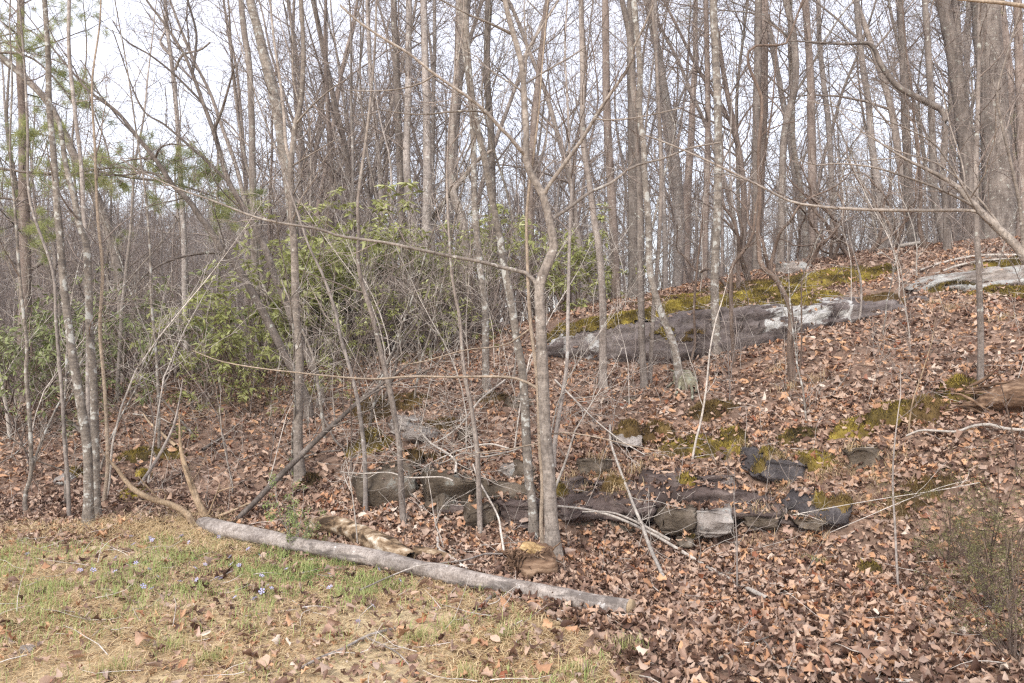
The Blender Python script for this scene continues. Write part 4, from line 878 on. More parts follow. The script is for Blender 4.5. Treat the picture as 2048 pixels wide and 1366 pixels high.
hero('dead dark pole leaning up to the right from behind the long trunk', [(462, 1050), (500, 1014), (560, 952), (620, 893), (660, 855), (690, 828), (720, 800), (765, 768)], [10, 12, 11, 9, 6], 'dark', Y=7.0, lean=.5, tw=1., top=.6, name='dead_pole', cat='pole',
     tl=.6, tmat='pale', limbs=[([(690, 828), (740, 790), (800, 760), (860, 738), (900, 700)], (5, 2), .2), ([(720, 800), (760, 750), (820, 690), (850, 620)], (4, 2), .3), ([(660, 855), (700, 840), (750, 815)], (4, 2), -.3)], flare=0, t0=.45)
hero('short grey dead stem leaning right on the bank behind the peeled branch', [(268, 985), (290, 955), (310, 925), (335, 880), (350, 845), (355, 820)], [7, 6, 4], 'far', tw=1., top=.3, tl=.4, name='dead_sapling', cat='dead sapling', tmat='pale', flare=0)
lying('peeled_branch', 'bent yellowish dead branch leaning on the bank above the upright dead stems', 'branch', [(352, 892), (335, 878), (318, 862), (302, 848), (292, 836), (286, 824)], 7, 3, 'straw', lift=.15, twigs=.3, tl=.3, tmat='straw')
lying('dead_branch', 'thin bleached branch lying level on the bank above the yellowish one', 'branch', [(266, 828), (290, 831), (318, 835), (340, 846)], 3.5, 2, 'pale', lift=.1)
lying('fallen_pole', 'dark thin trunk slanting down through the left evergreens', 'log', [(-60, 780), (0, 791), (55, 801), (105, 825), (150, 852), (175, 880)], 11, 6, 'dark', lift=.3, twigs=.4)
for lab, pts, w, mat, tw, lift, tl in [
 ('long pale dead branch lying diagonally over the leaves right of the maple', [(1115, 1012), (1169, 1018), (1218, 1030), (1257, 1045), (1307, 1069), (1346, 1092), (1392, 1120), (1440, 1148), (1490, 1174), (1535, 1197)], (4, 9), 'pale', .7, .12, .45),
 ('second thin branch running beside the long pale dead branch', [(1165, 1024), (1215, 1024), (1250, 1034), (1300, 1058), (1340, 1080)], (2.5, 6), 'pale', .8, .2, .4),
 ('pale stick crossing the long dead branch from upper left', [(1220, 850), (1222, 886), (1242, 945), (1257, 984), (1270, 1018), (1283, 1048), (1300, 1095), (1330, 1160)], (4, 8), 'pale', .5, .22, .4),
 ('twig spray arching over the ledge from the maple towards the boulder', [(1050, 891), (1020, 903), (962, 914), (927, 906), (887, 925), (828, 942)], (4, 2), 'pale', 1.3, .35, .5),
 ('upper arching dead spray above the shelf rock', [(1018, 897), (976, 888), (917, 901), (870, 922), (848, 935)], (4, 2), 'pale', 1.4, .4, .5),
 ('short broken bleached branch hanging above the shelf rock', [(840, 860), (860, 885), (895, 907), (911, 923), (911, 947)], (3, 6), 'pale', 1.2, .3, .4),
 ('thin level branch in front of the ledge boulder', [(906, 962), (883, 954), (816, 955), (778, 945), (725, 947), (680, 944)], (4, 2), 'pale', 1.1, .3, .4),
 ('thin crooked stem slanting down left of the maple foot', [(946, 929), (958, 961), (994, 1028), (1002, 1065), (1008, 1103)], (3, 5), 'pale', .6, .15, .4),
 ('branch with many fine twigs lying on the slope above the ledge', [(1010, 760), (960, 800), (920, 850), (880, 880), (830, 900)], (4, 2), 'pale', 1.5, .3, .5),
 ('fine dead spray on the slope right of the maple', [(1110, 760), (1150, 800), (1190, 840), (1240, 880), (1290, 910)], (4, 2), 'pale', 1.5, .25, .5),
 ('grey stick lying in front of the rotten stump', [(1000, 1150), (1040, 1180), (1080, 1215), (1120, 1240), (1150, 1262)], (4, 4), 'far', .4, .06, .3),
 ('forked grey stick leaning on the long pale trunk', [(875, 1075), (878, 1098), (895, 1110), (915, 1125), (935, 1140)], (6, 8), 'pale', .3, .1, .2),
 ('thin curved stem arching over the long pale trunk', [(720, 1180), (800, 1145), (860, 1130), (930, 1120), (970, 1108), (1005, 1108)], (3, 4), 'far', .4, .2, .3),
 ('grey stick on the leaves at the bottom left of centre', [(598, 1338), (640, 1316), (685, 1298), (735, 1272), (790, 1256)], (6, 6), 'far', .3, .03, .25),
 ('thin forked twig beside the grey stick at the bottom', [(735, 1276), (770, 1292), (800, 1310), (830, 1345)], (4, 2), 'far', .3, .03, .2),
 ('smooth stick along the bottom edge at the right', [(1545, 1330), (1590, 1336), (1650, 1343), (1700, 1356), (1760, 1360), (1825, 1362)], (6, 8), 'pale', .2, .03, .25),
 ('dark forked twig standing out of leaves near the bottom right', [(1435, 1318), (1480, 1296), (1530, 1276), (1570, 1268), (1610, 1258)], (4, 3), 'dark', .7, .08, .3),
 ('second dark twig joining the forked one', [(1550, 1320), (1535, 1290), (1515, 1268), (1500, 1260), (1480, 1258)], (4, 3), 'dark', .5, .08, .3),
 ('short bleached stick beside the green moss ball', [(1720, 1118), (1745, 1124), (1765, 1136), (1790, 1150)], (6, 4), 'pale', .1, .06, .2),
 ('wavy grey-white branch lying below the brown hollow log', [(1812, 872), (1840, 861), (1880, 862), (1915, 863), (1945, 852), (1980, 849), (2010, 857), (2048, 860), (2090, 864)], (4, 7), 'pale', .3, .08, .3),
 ('weathered log end on the crest at the right', [(1748, 512), (1780, 500), (1805, 491), (1850, 484)], (6, 8), 'pale', .3, .1, .5),
 ('upper of the pale sticks lying across the slope above the pale slab', [(1840, 540), (1880, 527), (1930, 515), (1980, 510), (2048, 511)], (4, 6), 'pale', .6, .06, .5),
 ('lower of the pale sticks lying across the slope above the pale slab', [(1870, 548), (1920, 530), (1980, 520), (2048, 517), (2100, 515)], (4, 5), 'pale', .6, .06, .5),
 ('long thin straight stem lying from the blue-grey slab to the cedar', [(1585, 1030), (1680, 1012), (1780, 995), (1880, 980), (1960, 965)], (1.6, 1.6), 'pale', .3, .25, .3),
 ('lower thin stem running towards the cedar', [(1660, 1065), (1730, 1035), (1800, 1005), (1880, 975), (1940, 960)], (1.5, 1.5), 'pale', .3, .25, .3),
 ('small dead branch on the bank above the dead pole foot', [(640, 830), (655, 850), (670, 880), (690, 900)], (6, 4), 'dark', .8, .1, .4),
 ('dark stick lying on the left bank', [(405, 900), (420, 890), (440, 878), (450, 872)], (8, 4), 'dark', .5, .04, .3),
 ('thin branch lying on the bank behind the long trunk', [(560, 960), (600, 920), (640, 905), (690, 900)], (5, 3), 'dark', .5, .05, .3),
 ('bleached branch lying up the bank beside the leaning pole', [(430, 1035), (470, 1020), (495, 1008), (520, 1005)], (6, 3), 'straw', .7, .12, .3),
]:
    lying('dead_branch', lab, 'branch', pts, w[0], w[1], mat, twigs=tw, lift=lift, tl=tl, part='stem', sides=7)
# standing dead or live stems on the slope
for lab, pts, w, mat, Y in [
 ('thin dry sapling standing in the right leaf litter before the blue-grey slab', [(1797, 1182), (1793, 1120), (1790, 1050), (1786, 990), (1786, 930), (1792, 860), (1800, 800)], [5, 4, 2], 'far', None),
 ('thin vertical sapling left of the forked twig', [(1475, 1190), (1474, 1140), (1474, 1090), (1472, 1050), (1468, 1010)], [4, 3, 2], 'far', None),
 ('thin grey sprout rising past the moss ridge to the mossy stump', [(1384, 925), (1392, 880), (1402, 840), (1412, 780), (1420, 700), (1432, 640), (1445, 600)], [5, 4, 2], 'pale', None),
 ('straw-pale bare stalk on the right slope', [(1817, 872), (1818, 850), (1826, 800), (1840, 760), (1862, 690)], [4, 3, 2], 'straw', None),
 ('dark thin stem in front of the slab right of the leaning lichened tree', [(1378, 730), (1390, 690), (1388, 620), (1392, 560), (1398, 500), (1404, 450)], [6, 5, 3], 'laurel', None),
 ('thin spindly sapling against the right part of the slab', [(1715, 650), (1722, 620), (1722, 560), (1718, 545), (1712, 520), (1700, 480)], [5, 4, 2], 'far', None),
 ('spindly stem right of the crooked brown one', [(1600, 740), (1603, 690), (1603, 600), (1604, 560), (1620, 520), (1650, 470)], [4, 3, 2], 'laurel', None),
 ('little bare sprout beside the rotten stump', [(890, 1106), (880, 1070), (868, 1040), (866, 1010)], [3, 2], 'pale', None),
 ('thin sprout in front of the rotting log', [(716, 1100), (712, 1050), (706, 1000), (700, 960)], [3, 2], 'pale', None),
 ('thin stem at the far right before the hollow log', [(2035, 960), (2030, 900), (2022, 850), (2010, 800)], [4, 2], 'laurel', None),
 ('thin leaning stem at the left edge', [(18, 860), (10, 800), (2, 760), (-10, 700)], [8, 5], 'pale', 9.2),
 ('slender stem crossing the left evergreens', [(395, 880), (370, 850), (320, 790), (290, 720), (270, 660)], [4, 3, 2], 'lichen', 8.9),
 ('thin stem behind the straight left trunk', [(652, 950), (650, 880), (640, 800), (628, 720), (600, 650), (575, 590)], [8, 6, 4], 'lichen', 8.4),
 ('bare stem in front of the brown thicket', [(770, 800), (790, 740), (800, 690), (835, 640), (862, 560), (868, 500)], [7, 6, 3], 'dark', 9.0),
 ('slender bent stem before the ledge, right of the maple', [(1106, 990), (1125, 940), (1140, 895), (1150, 862), (1200, 780)], [6, 4, 2], 'pale', 6.6),
]:
    hero(lab, pts, w, mat, Y=Y, tw=1.3, top=.25, tl=.38, t0=.25, name='sapling', cat='sapling', flare=.2, side=7, tmat='pale' if mat == 'pale' else 'twig', maxl=3, rmin=.0022)
def splinters(root_label, px0, px1, py0, py1, n, mat, name, cat, seed, Lr=(.25, .6)):
    R = random.Random(seed); h0 = hit((px0+px1)/2, (py0+py1)/2); root = empty(name, h0); tag(root, root_label, cat); polys = []
    for k in range(n):
        px = R.uniform(px0, px1); py = R.uniform(py0, py1); p = pt(px, py, h0[1]+R.uniform(-.12, .1)); L = R.uniform(*Lr)
        q, r_ = wander(tuple(p-np.array([L/2, 0, 0])), (1, R.gauss(0, .2), R.gauss(0, .12)), L, 6, .012, .006, .16, 0, R); r_ = r_[0]*np.array([.3, .9, 1.2, 1.1, 1., .8, .2])*R.uniform(.5, 1.5)
        polys.append((q, r_))
    for q, r_ in sorted(polys, key=lambda t_: -t_[1].max())[:12]: tube_obj('splinter', [(q, r_)], 6, mat, root, h0)
    tube_obj('splinters', polys, 5, mat, root, h0, 'stuff'); return root
splinters('splintered layers of decayed brown wood breaking off the hollow log', 1955, 2075, 775, 835, 60, M_BROWNROT, 'broken_wood', 'broken wood', 5)
# mossy stump at the foot of the leaning tree, rotten stump with the amber slab
def lumpy(name, label, cat, px, py, size, mat, seed, e=.7, rag=.3, attr=None, parts=True):
    h = hit(px, py); P, fc = sphere_grid(48, 30); P = np.sign(P)*np.abs(P)**e*np.array(size)/2
    m_ = min(size); Q = P/m_
    P = P*(1+rag*fbm(Q*1.6, seed, 3)[:, None]*1.4)+.12*m_*np.stack([fbm(Q*5, seed+k, 3) for k in range(3)], -1)
    o = mobj(name, make_mesh(name, P, [fc], {'rnd': np.clip(.45+fbm(Q*3, seed+7, 3), 0, 1)}), mat); o.location = h+np.array([0, size[1]*.3, size[2]*.22])
    return tag(o, label, cat) if label else o
s = lumpy('stump', 'mossy grey-green stump hung with roots on the slope below the slab', 'stump', 1372, 775, (.20, .22, .24), BARK['stump'], 5, rag=.6)
for k, (a, b_) in enumerate([((1360, 750), (1335, 775)), ((1362, 760), (1352, 790)), ((1378, 765), (1385, 800)), ((1388, 745), (1392, 785)), ((1365, 755), (1340, 740))]):
    P, R = lie_points([a, ((a[0]+b_[0])/2+3, (a[1]+b_[1])/2-3), b_], [8, 6, 4], .08); V, Fq = tubes([(P, R)], 6)
    r_ = mobj('root', make_mesh('root', V-np.array(s.location), [Fq]), BARK['stump'], s)
s2 = lumpy('stump', 'crumbling brown rotten stump at the foot of the front maple', 'stump', 1058, 1150, (.34, .28, .22), M_BROWNROT, 9, rag=1.)
hb = hit(1060, 1150)
R = random.Random(3); sl = []
for k in range(90):
    a = R.uniform(-2.9, 2.9); p = np.array([.18*math.cos(a)*R.uniform(.4, 1.1), -.14*abs(math.sin(a))-.02, R.uniform(-.06, .14)])
    q, r_ = wander(tuple(p), (math.cos(a)*.4, -.3, R.uniform(-1, .5)), R.uniform(.05, .11), 3, .008, .003, .3, 0, R); sl.append((q, r_))
V, Fq = tubes(sl, 4); f_ = mobj('wood_fibres', make_mesh('wood_fibres', V, [Fq]), M_BROWNROT, s2); f_['kind'] = 'stuff'
am = lumpy('wood_chunk', 'flat amber-orange chunk of decayed wood lying on the rotten stump', 'wood chunk', 1068, 1108, (.21, .16, .075), M_AMBER, 12, e=.6, rag=.25)
am.location = pt(1070, 1100, hb[1]+.05); am.rotation_euler = (0, math.radians(20), 0)
wr = lumpy('rock', 'small dirty-white rock lying on the bare verge at the bottom left', 'rock', 50, 1308, (.07, .05, .05), ROCK['pale'], 22, e=.8)

# ------------------------------------------------------------------ leafy shrubs
def leaf_fan(P, D, n, L, Wd, droop, R, jitter=.25, seg=2):
    """whorls: centres P, axes D; n leaves each; returns verts, quads, rnd"""
    m_ = len(P); k = n*m_
    P = np.repeat(P, n, 0); D = np.repeat(D, n, 0); D = D/np.linalg.norm(D, axis=1)[:, None]
    az = np.tile(np.arange(n)*2*math.pi/n, m_)+RNG.uniform(0, 6.28, m_).repeat(n)
    ref = np.where((np.abs(D[:, 2]) < .9)[:, None], [[0, 0, 1.]], [[1., 0, 0]]); U = np.cross(D, ref); U /= np.linalg.norm(U, axis=1)[:, None]; W = np.cross(D, U)
    out_ = U*np.cos(az)[:, None]+W*np.sin(az)[:, None]+D*RNG.uniform(-.1, .7, k)[:, None]; out_[:, 2] -= droop*RNG.uniform(0, 1, k)
    out_ += RNG.normal(0, jitter, (k, 3)); out_ /= np.linalg.norm(out_, axis=1)[:, None]
    sd_ = np.cross(out_, [0, 0, 1.]); sd_ += 1e-3; sd_ /= np.linalg.norm(sd_, axis=1)[:, None]
    tw = RNG.normal(0, .5, k); nrm = np.cross(sd_, out_); sd_ = sd_*np.cos(tw)[:, None]+nrm*np.sin(tw)[:, None]; nrm = np.cross(sd_, out_)
    l = L*RNG.uniform(.6, 1.15, k)[:, None]; w = Wd*RNG.uniform(.7, 1.1, k)[:, None]
    dn = np.array([0, 0, -1.])*l*.18
    a = P+out_*.01; b1 = P+out_*l*.5+sd_*w/2-nrm*w*.12; b2 = P+out_*l*.5-sd_*w/2-nrm*w*.12; mid = P+out_*l*.5; c = P+out_*l+dn
    V = np.stack([a, b1, mid, b2, c], 1).reshape(-1, 3); i = np.arange(k)[:, None]*5
    T = np.concatenate([i+[0, 1, 2], i+[0, 2, 3], i+[1, 4, 2], i+[2, 4, 3]])
    rnd = np.repeat(np.clip(RNG.beta(2, 2, k)+RNG.normal(0, .12, m_).repeat(n), 0, 1), 5)
    return V, T, rnd
def leafy_shrub(name, h, w, mat, nstem, L, Wd, seed, nleaf=7, dens=1., stemmat='laurel', rs=.014):
    R = random.Random(seed); root = empty(name); st = {}; stems = []
    for k in range(nstem):
        a = R.uniform(0, 6.28); q = w*R.uniform(.1, .55)
        Q, r_ = wander((q*.2*math.cos(a), q*.2*math.sin(a), -.06), (math.cos(a)*q/h*1.5, math.sin(a)*q/h*1.5, 1), h*R.uniform(.6, 1.), 7, rs, .004, .2, .03, R)
        stems.append((Q, r_)); sprout(Q, r_, 1, 3, {1: 4.5*dens, 2: 5*dens, 3: 5}, st, {1: w*.42, 2: w*.22, 3: w*.12}, .2, .002, R, (.4, 1.), .03)
    tube_obj('stems', stems+st.get(1, []), 5, BARK[stemmat], root, np.zeros(3), 'stuff')
    fine = st.get(2, [])+st.get(3, [])
    tube_obj('twigs', fine, 3, BARK['twig'], root, np.zeros(3), 'stuff')
    tips = [(Q[-1], Q[-1]-Q[-2]) for Q, _ in stems+st.get(1, [])+fine]
    P = np.array([t_[0] for t_ in tips]); D = np.array([t_[1] for t_ in tips]); D[:, 2] += .02
    V, T, rnd = leaf_fan(P, D, nleaf, L, Wd, .5, R)
    f_ = mobj('foliage', make_mesh('foliage', V, [T], {'rnd': rnd}, smooth=False), mat, root); f_['kind'] = 'stuff'
    return root
def copy_tree(root, loc, rz, s, label, cat, group, first):
    if first[0]: r = root; first[0] = False
    else:
        r = root.copy(); C.objects.link(r)
        for ch in root.children:
            c = ch.copy(); C.objects.link(c); c.parent = r
    r.location = loc; r.rotation_euler = (0, 0, rz); r.scale = s if hasattr(s, '__len__') else (s, s, s)
    tag(r, label, cat, group); return r
sh = [leafy_shrub('rhododendron', 1.7, 1.5, M_RHODO, 9, .125, .043, 1, 7, .68), leafy_shrub('rhododendron', 2.3, 1.3, M_RHODO, 9, .14, .05, 2, 8, 1.05), leafy_shrub('rhododendron', 1.5, 1.7, M_DARKRHODO, 9, .11, .038, 3, 6, .72)]
fl = [[True] for _ in sh]
for px, Y, k, s, lab in [
 (-20, 9.9, 2, .95, 'dark evergreen shrub at the left edge of the bank'), (60, 9.5, 2, .7, 'low evergreen shrub below the left edge thicket'), (75, 10.6, 2, 1.0, 'dark evergreen shrub left of the twin trunks'), (150, 10.2, 2, 1.0, 'large dark evergreen shrub right behind the twin trunks'),
 (225, 10.8, 2, 1.1, 'dark evergreen shrub right of the twin trunks'), (285, 11.4, 2, 1.15, 'dark evergreen shrub behind the pale slim stem'), (345, 11.6, 2, 1.1, 'dark evergreen shrub beside the yellow-green ones'), (110, 12.2, 2, 1.2, 'farther dark evergreen shrub between the left stems'), (20, 12.5, 2, 1.2, 'farther dark evergreen shrub at the left edge'),
 (385, 9.9, 0, .85, 'yellow-green rhododendron at the left end of the bright clump'), (440, 10.2, 0, 1.0, 'yellow-green rhododendron under the dark leaning tree'), (500, 10.5, 0, 1.05, 'rhododendron left of the tall straight trunk'), (465, 9.7, 0, .6, 'low bright rhododendron at the top of the bank'), (540, 9.8, 0, .55, 'low rhododendron sprawling down the bank beside the tall straight trunk'),
 (545, 11.4, 0, 1.3, 'rhododendron crossed by the dark leaning tree'), (505, 9.3, 0, .4, 'small rhododendron sprig at the foot of the bright clump'), (590, 12.2, 1, 1.15, 'tall loose rhododendron behind the tall straight trunk'), (640, 12.0, 1, 1.2, 'tall loose rhododendron right of the tall straight trunk'), (700, 12.3, 1, 1.2, 'tall loose rhododendron behind the pale leaning stem'), (765, 12.4, 1, 1.2, 'tall loose rhododendron in the middle of the shrub belt'),
 (830, 12.6, 1, 1.15, 'tall loose rhododendron before the close pair of trunks'), (885, 12.8, 1, .95, 'loose rhododendron left of the blotched sapling'), (760, 10.8, 0, .7, 'low rhododendron in the brown thicket'), (860, 11.0, 0, .7, 'low rhododendron left of the blotched sapling'), (700, 10.2, 0, .5, 'small rhododendron beside the leaning pole tip'), (955, 12.9, 0, 1.2, 'rhododendron behind the blotched sapling'), (640, 10.6, 0, .7, 'low rhododendron right of the tall straight trunk'),
 (1010, 13.2, 0, 1.25, 'rhododendron behind the left front stem'), (1060, 13.4, 0, 1.1, 'rhododendron behind the front maple'), (1115, 13.8, 0, .9, 'rhododendron just right of the front maple'), (925, 10.8, 0, .5, 'small rhododendron at the base of the blotched sapling'), (1150, 14.6, 1, .9, 'farther rhododendron left of the straight grey tree'), (660, 9.2, 0, .34, 'tiny rhododendron sprout on the bank'),
]:
    x = (px-1024)/F*Y; copy_tree(sh[k], (x, Y, gz(x, Y)-.03), rd.uniform(0, 6.28), s, lab, 'shrub', 'evergreen shrubs along the bank', fl[k])
# brown bare thickets
def bare_shrub(seed, h, w, n):
    R = random.Random(seed); root = empty('bare_shrub'); st = {}; stems = []
    for k in range(n):
        a = R.uniform(0, 6.28); q = R.uniform(.1, .7)
        Q, r_ = wander((w*.3*math.cos(a)*R.random(), w*.3*math.sin(a)*R.random(), -.05), (math.cos(a)*q, math.sin(a)*q, 1), h*R.uniform(.5, 1), 7, .009, .003, .16, .02, R)
        stems.append((Q, r_)); sprout(Q, r_, 1, 2, {1: 6, 2: 7}, st, {1: .55, 2: .28}, .15, .0026, R, (.4, 1.2), .02)
    tube_obj('stems', stems, 5, BARK['twig'], root, np.zeros(3), 'stuff'); tube_obj('twigs', st[1]+st.get(2, []), 3, BARK['twig'], root, np.zeros(3), 'stuff')
    return root
bs = [bare_shrub(31, 2.3, 1.2, 16), bare_shrub(32, 1.6, 1.5, 18)]; fb = [[True], [True]]
for i in range(42):
    if i < 22: px = rd.uniform(600, 960); Y = rd.uniform(10.8, 15.0)
    elif i < 36: px = rd.uniform(-60, 560); Y = rd.uniform(13, 19)
    else: px = rd.uniform(1150, 2080); Y = rd.uniform(14.0, 17)
    x = (px-1024)/F*Y
    lab = 'bare brown shrub tangled in the thicket between the evergreen shrubs' if i < 22 else 'bare brown shrub among the evergreens on the left' if i < 36 else 'bare brown shrub just beyond the crest'
    copy_tree(bs[i % 2], (x, Y, gz(x, Y)-.02), rd.uniform(0, 6.28), rd.uniform(.7, 1.15), lab, 'shrub', 'bare brown shrubs '+('in the centre thicket', 'on the left', 'beyond the crest')[0 if i < 22 else 1 if i < 36 else 2], fb[i % 2])
# cedar-like feathery bushes
def feathery(label, px, py, h, w, mat, n, seed, needle=.012, dens=1., stem='laurel', name='cedar_bush', nmul=1.0, up=.6):
    b0 = hit(px, py); R = random.Random(seed); root = empty(name, b0); tag(root, label, 'bush'); st = {}; stems = []
    for k in range(n):
        a = R.uniform(0, 6.28); q = R.uniform(.1, 1)*w/h
        Q, r_ = wander((0, 0, -.03), (math.cos(a)*q, math.sin(a)*q, up), h*R.uniform(.5, 1), 7, .005, .0015, .13, .02, R)
        stems.append((Q, r_)); sprout(Q, r_, 1, 3, {1: 11*dens, 2: 12*dens, 3: 14}, st, {1: .34*h, 2: .18*h, 3: .08}, .12, .0011, R, (.4, .95), .02)
    tube_obj('stems', stems, 5, BARK[stem], root, np.zeros(3), 'stuff')
    fine = st.get(1, [])+st.get(2, [])+st.get(3, []); tube_obj('twigs', fine, 3, BARK[stem], root, np.zeros(3), 'stuff')
    P = []; D = []
    for Q, _ in st.get(2, [])+st.get(3, []):
        m_ = max(2, int(len(Q)*nmul)); t_ = np.linspace(.2, 1, m_)*(len(Q)-1); k = np.minimum(t_.astype(int), len(Q)-2); u = (t_-k)[:, None]
        P.append(Q[k]*(1-u)+Q[k+1]*u); D.append(Q[k+1]-Q[k])
    P = np.vstack(P); D = np.vstack(D)
    V, T, rnd = leaf_fan(P, D, 3, needle, needle*.4, .1, R, .3)
    f_ = mobj('foliage', make_mesh('foliage', V, [T], {'rnd': rnd}, smooth=False), mat, root); f_['kind'] = 'stuff'
    return root
feathery('airy brown-green cedar bush at the lower right edge', 1990, 1230, 1.15, 1.0, M_JUNIPER, 18, 5, dens=.9, needle=.018)
feathery('smaller brown cedar seedling left of the airy cedar bush', 1890, 1120, .6, .5, M_JUNIPER, 10, 6, dens=1., needle=.017)
feathery('low brown cedar at the bottom right corner', 2030, 1330, .75, .6, M_JUNIPER, 11, 7, dens=.9, needle=.017)
feathery('fine pale-green bush growing through the long pale trunk', 590, 1112, .62, .26, M_JUNIG, 7, 8, needle=.032, name='green_bush', stem='far', dens=1., up=1.)
feathery('little green sprig on the bank beside the tall straight trunk', 572, 955, .25, .16, M_JUNIG, 5, 9, needle=.03, name='green_bush', stem='far', dens=1.)
# pines
def needles(name, tips, dirs, root, n=16, L=.10, base=np.zeros(3), mat=M_NEEDLE):
    P = np.repeat(np.array(tips), n, 0); D = np.repeat(np.array(dirs), n, 0); D = D/np.linalg.norm(D, axis=1)[:, None]; k = len(P)
    P = P-D*RNG.uniform(0, .05, k)[:, None]+RNG.normal(0, .022, (k, 3)); o = D*.45+RNG.normal(0, .6, (k, 3)); o /= np.linalg.norm(o, axis=1)[:, None]
    s_ = np.cross(o, RNG.normal(size=(k, 3))); s_ /= np.linalg.norm(s_, axis=1)[:, None]; l = L*RNG.uniform(.6, 1.1, k)[:, None]; W = .0022
    V = np.stack([P-s_*W, P+s_*W, P+o*l], 1).reshape(-1, 3)-base
    rnd = np.repeat(np.clip(RNG.normal(.5, .22, k)+RNG.normal(0, .15, len(tips)).repeat(n), 0, 1), 3)
    f_ = mobj(name, make_mesh(name, V, [np.arange(len(V)).reshape(-1, 3)], {'rnd': rnd}, smooth=False), mat, root); f_['kind'] = 'stuff'; return f_
def pine(label, px, Y, h, r, seed, lo, L=1.6, dens=1.3, at_=None, nn=44, needle=.11):
    R = random.Random(seed); x = (px-1024)/F*Y; root = empty('pine_tree', (x, Y, gz(x, Y))); 
    if label: tag(root, label, 'tree')
    Q, q = wander((0, 0, -.1), (0.02, 0, 1), h, 12, r, r*.2, .03, .05, R)
    mobj('trunk', trunk_mesh('trunk', Q, q, np.zeros(3), 10, seed, .3), BARK['red'], root)
    Q, q = resample(Q, q, .4); st = {}
    sprout(Q, q, 1, 3, {1: dens*2, 2: 4., 3: 4.}, st, {1: L*1.5, 2: L*.6, 3: L*.35}, lo, .004, R, (1.1, 1.6), .05)
    tube_obj('branches', st[1], 5, BARK['dark'], root, np.zeros(3), 'stuff'); fine = st[2]+st.get(3, []); tube_obj('twigs', fine, 3, BARK['dark'], root, np.zeros(3), 'stuff')
    tips = []; dirs = []
    for P_, _ in fine:
        tips += [P_[-1], (P_[-1]+P_[-2])/2]; dirs += [P_[-1]-P_[-2]]*2
    needles('foliage', tips, dirs, root, nn, needle); return root
pine('scraggly pine with loose green tufts at the upper left edge', 45, 11.5, 8.5, .10, 41, .28, 1.5, 1.1)
pine('second pine behind the scraggly one at the left edge', -40, 13, 9.5, .12, 42, .2, 1.7, 1.0)
pine('farther pine showing dark tufts high right of centre', 1500, 19, 14, .16, 43, .45, 1.7, 1.0, nn=10, needle=.14)
pine('farther pine behind the largest trunk', 2030, 19, 13, .16, 44, .15, 1.6, .9, nn=8, needle=.14)
pine('far pine with dark crown at the top right of centre', 1370, 24, 15, .16, 45, .5, 1.9, .9, nn=8, needle=.16)
# low pine boughs reaching across the left sky
for lab, path, Y in [('green pine bough reaching right across the left sky', [(-40, 330), (60, 345), (150, 345), (240, 335), (330, 350)], 9.6),
                     ('lower pine bough with yellow-green tufts', [(180, 340), (260, 355), (340, 365), (420, 390), (455, 405)], 9.9),
                     ('short pine bough hanging at the left edge', [(-60, 400), (0, 395), (50, 405), (95, 420)], 9.4),
                     ('pine bough high in the upper left', [(-40, 110), (20, 105), (70, 120), (120, 170), (150, 215)], 9.8)]:
    R = random.Random(int(path[1][1])); P = np.array([pt(a, b_, Y) for a, b_ in path]); q = np.linspace(.02, .006, len(P)); base = P[0]
    root = empty('pine_bough', base); tag(root, lab, 'bough'); P, q = resample(P, q, .12); tube_obj('branch', [(P, q)], 6, BARK['dark'], root, base)
    st = {}; sprout(P, q, 2, 3, {2: 9, 3: 7}, st, {2: .85, 3: .4}, .25, .003, R, (.5, 1.2), .06)
    fine = st[2]+st.get(3, []); tube_obj('twigs', fine, 3, BARK['dark'], root, base, 'stuff')
    needles('foliage', [f[0][-1] for f in fine]+[f[0][-2] for f in fine], [f[0][-1]-f[0][-2] for f in fine]*2, root, 80, .10, base)
# ------------------------------------------------------------------ the woods beyond
def wood_tree(seed, h, r, mat, lo, lenf, dens, maxl=4, rmin=.005, kink=.05, tmat='twig', name='tree'):
    R = random.Random(seed); root = empty(name)
    n = 12; Q, q = wander((0, 0, -.15), (R.gauss(0, .05), R.gauss(0, .05), 1), h, n, r, r*.18, kink, .05, R)
    mobj('trunk', trunk_mesh('trunk', Q, q, np.zeros(3), 9, seed, .35, .06, .3), BARK[mat], root)
    st = {}
    if h > 10 and seed % 2:                       # a second leader
        k = R.choice((4, 5, 6)); q2, r2 = wander(tuple(Q[k]), side_dir(Q[k+1]-Q[k], .35, R), h*.5, 7, q[k]*.75, q[k]*.2, .07, .06, R); st[1] = [(q2, r2)]
        q2, r2 = resample(q2, r2, .5); sprout(q2, r2, 2, maxl, dens, st, {**lenf, 2: lenf[1]*.8}, .1, rmin, R, (.45, 1.05), .04)
    Q, q = resample(Q, q, .5)
    sprout(Q, q, 1, maxl, dens, st, lenf, lo, rmin, R, (.45, 1.05), .04)
    tube_obj('limbs', st[1], 5, BARK[mat], root, np.zeros(3), 'stuff')
    tube_obj('twigs', st.get(2, [])+st.get(3, [])+st.get(4, []), 3, BARK[tmat], root, np.zeros(3), 'stuff')
    return root
d4 = {1: 1.9, 2: 2.3, 3: 2.9, 4: 3.4}; l4 = {1: 3.6, 2: 1.9, 3: 1.0, 4: .5}
canopy = [wood_tree(201+i, h, r, m_, lo, l4, d4, 4, .0045, kk) for i, (h, r, m_, lo, kk) in enumerate([
    (16, .115, 'far', .22, .06), (15, .09, 'oak', .18, .08), (17, .14, 'oak', .25, .05), (14, .075, 'far', .15, .10), (15, .10, 'red', .2, .07), (13, .065, 'lichen', .15, .09)])]
d3 = {1: 3.4, 2: 3.2, 3: 3.6}; l3 = {1: 1.7, 2: .9, 3: .45}
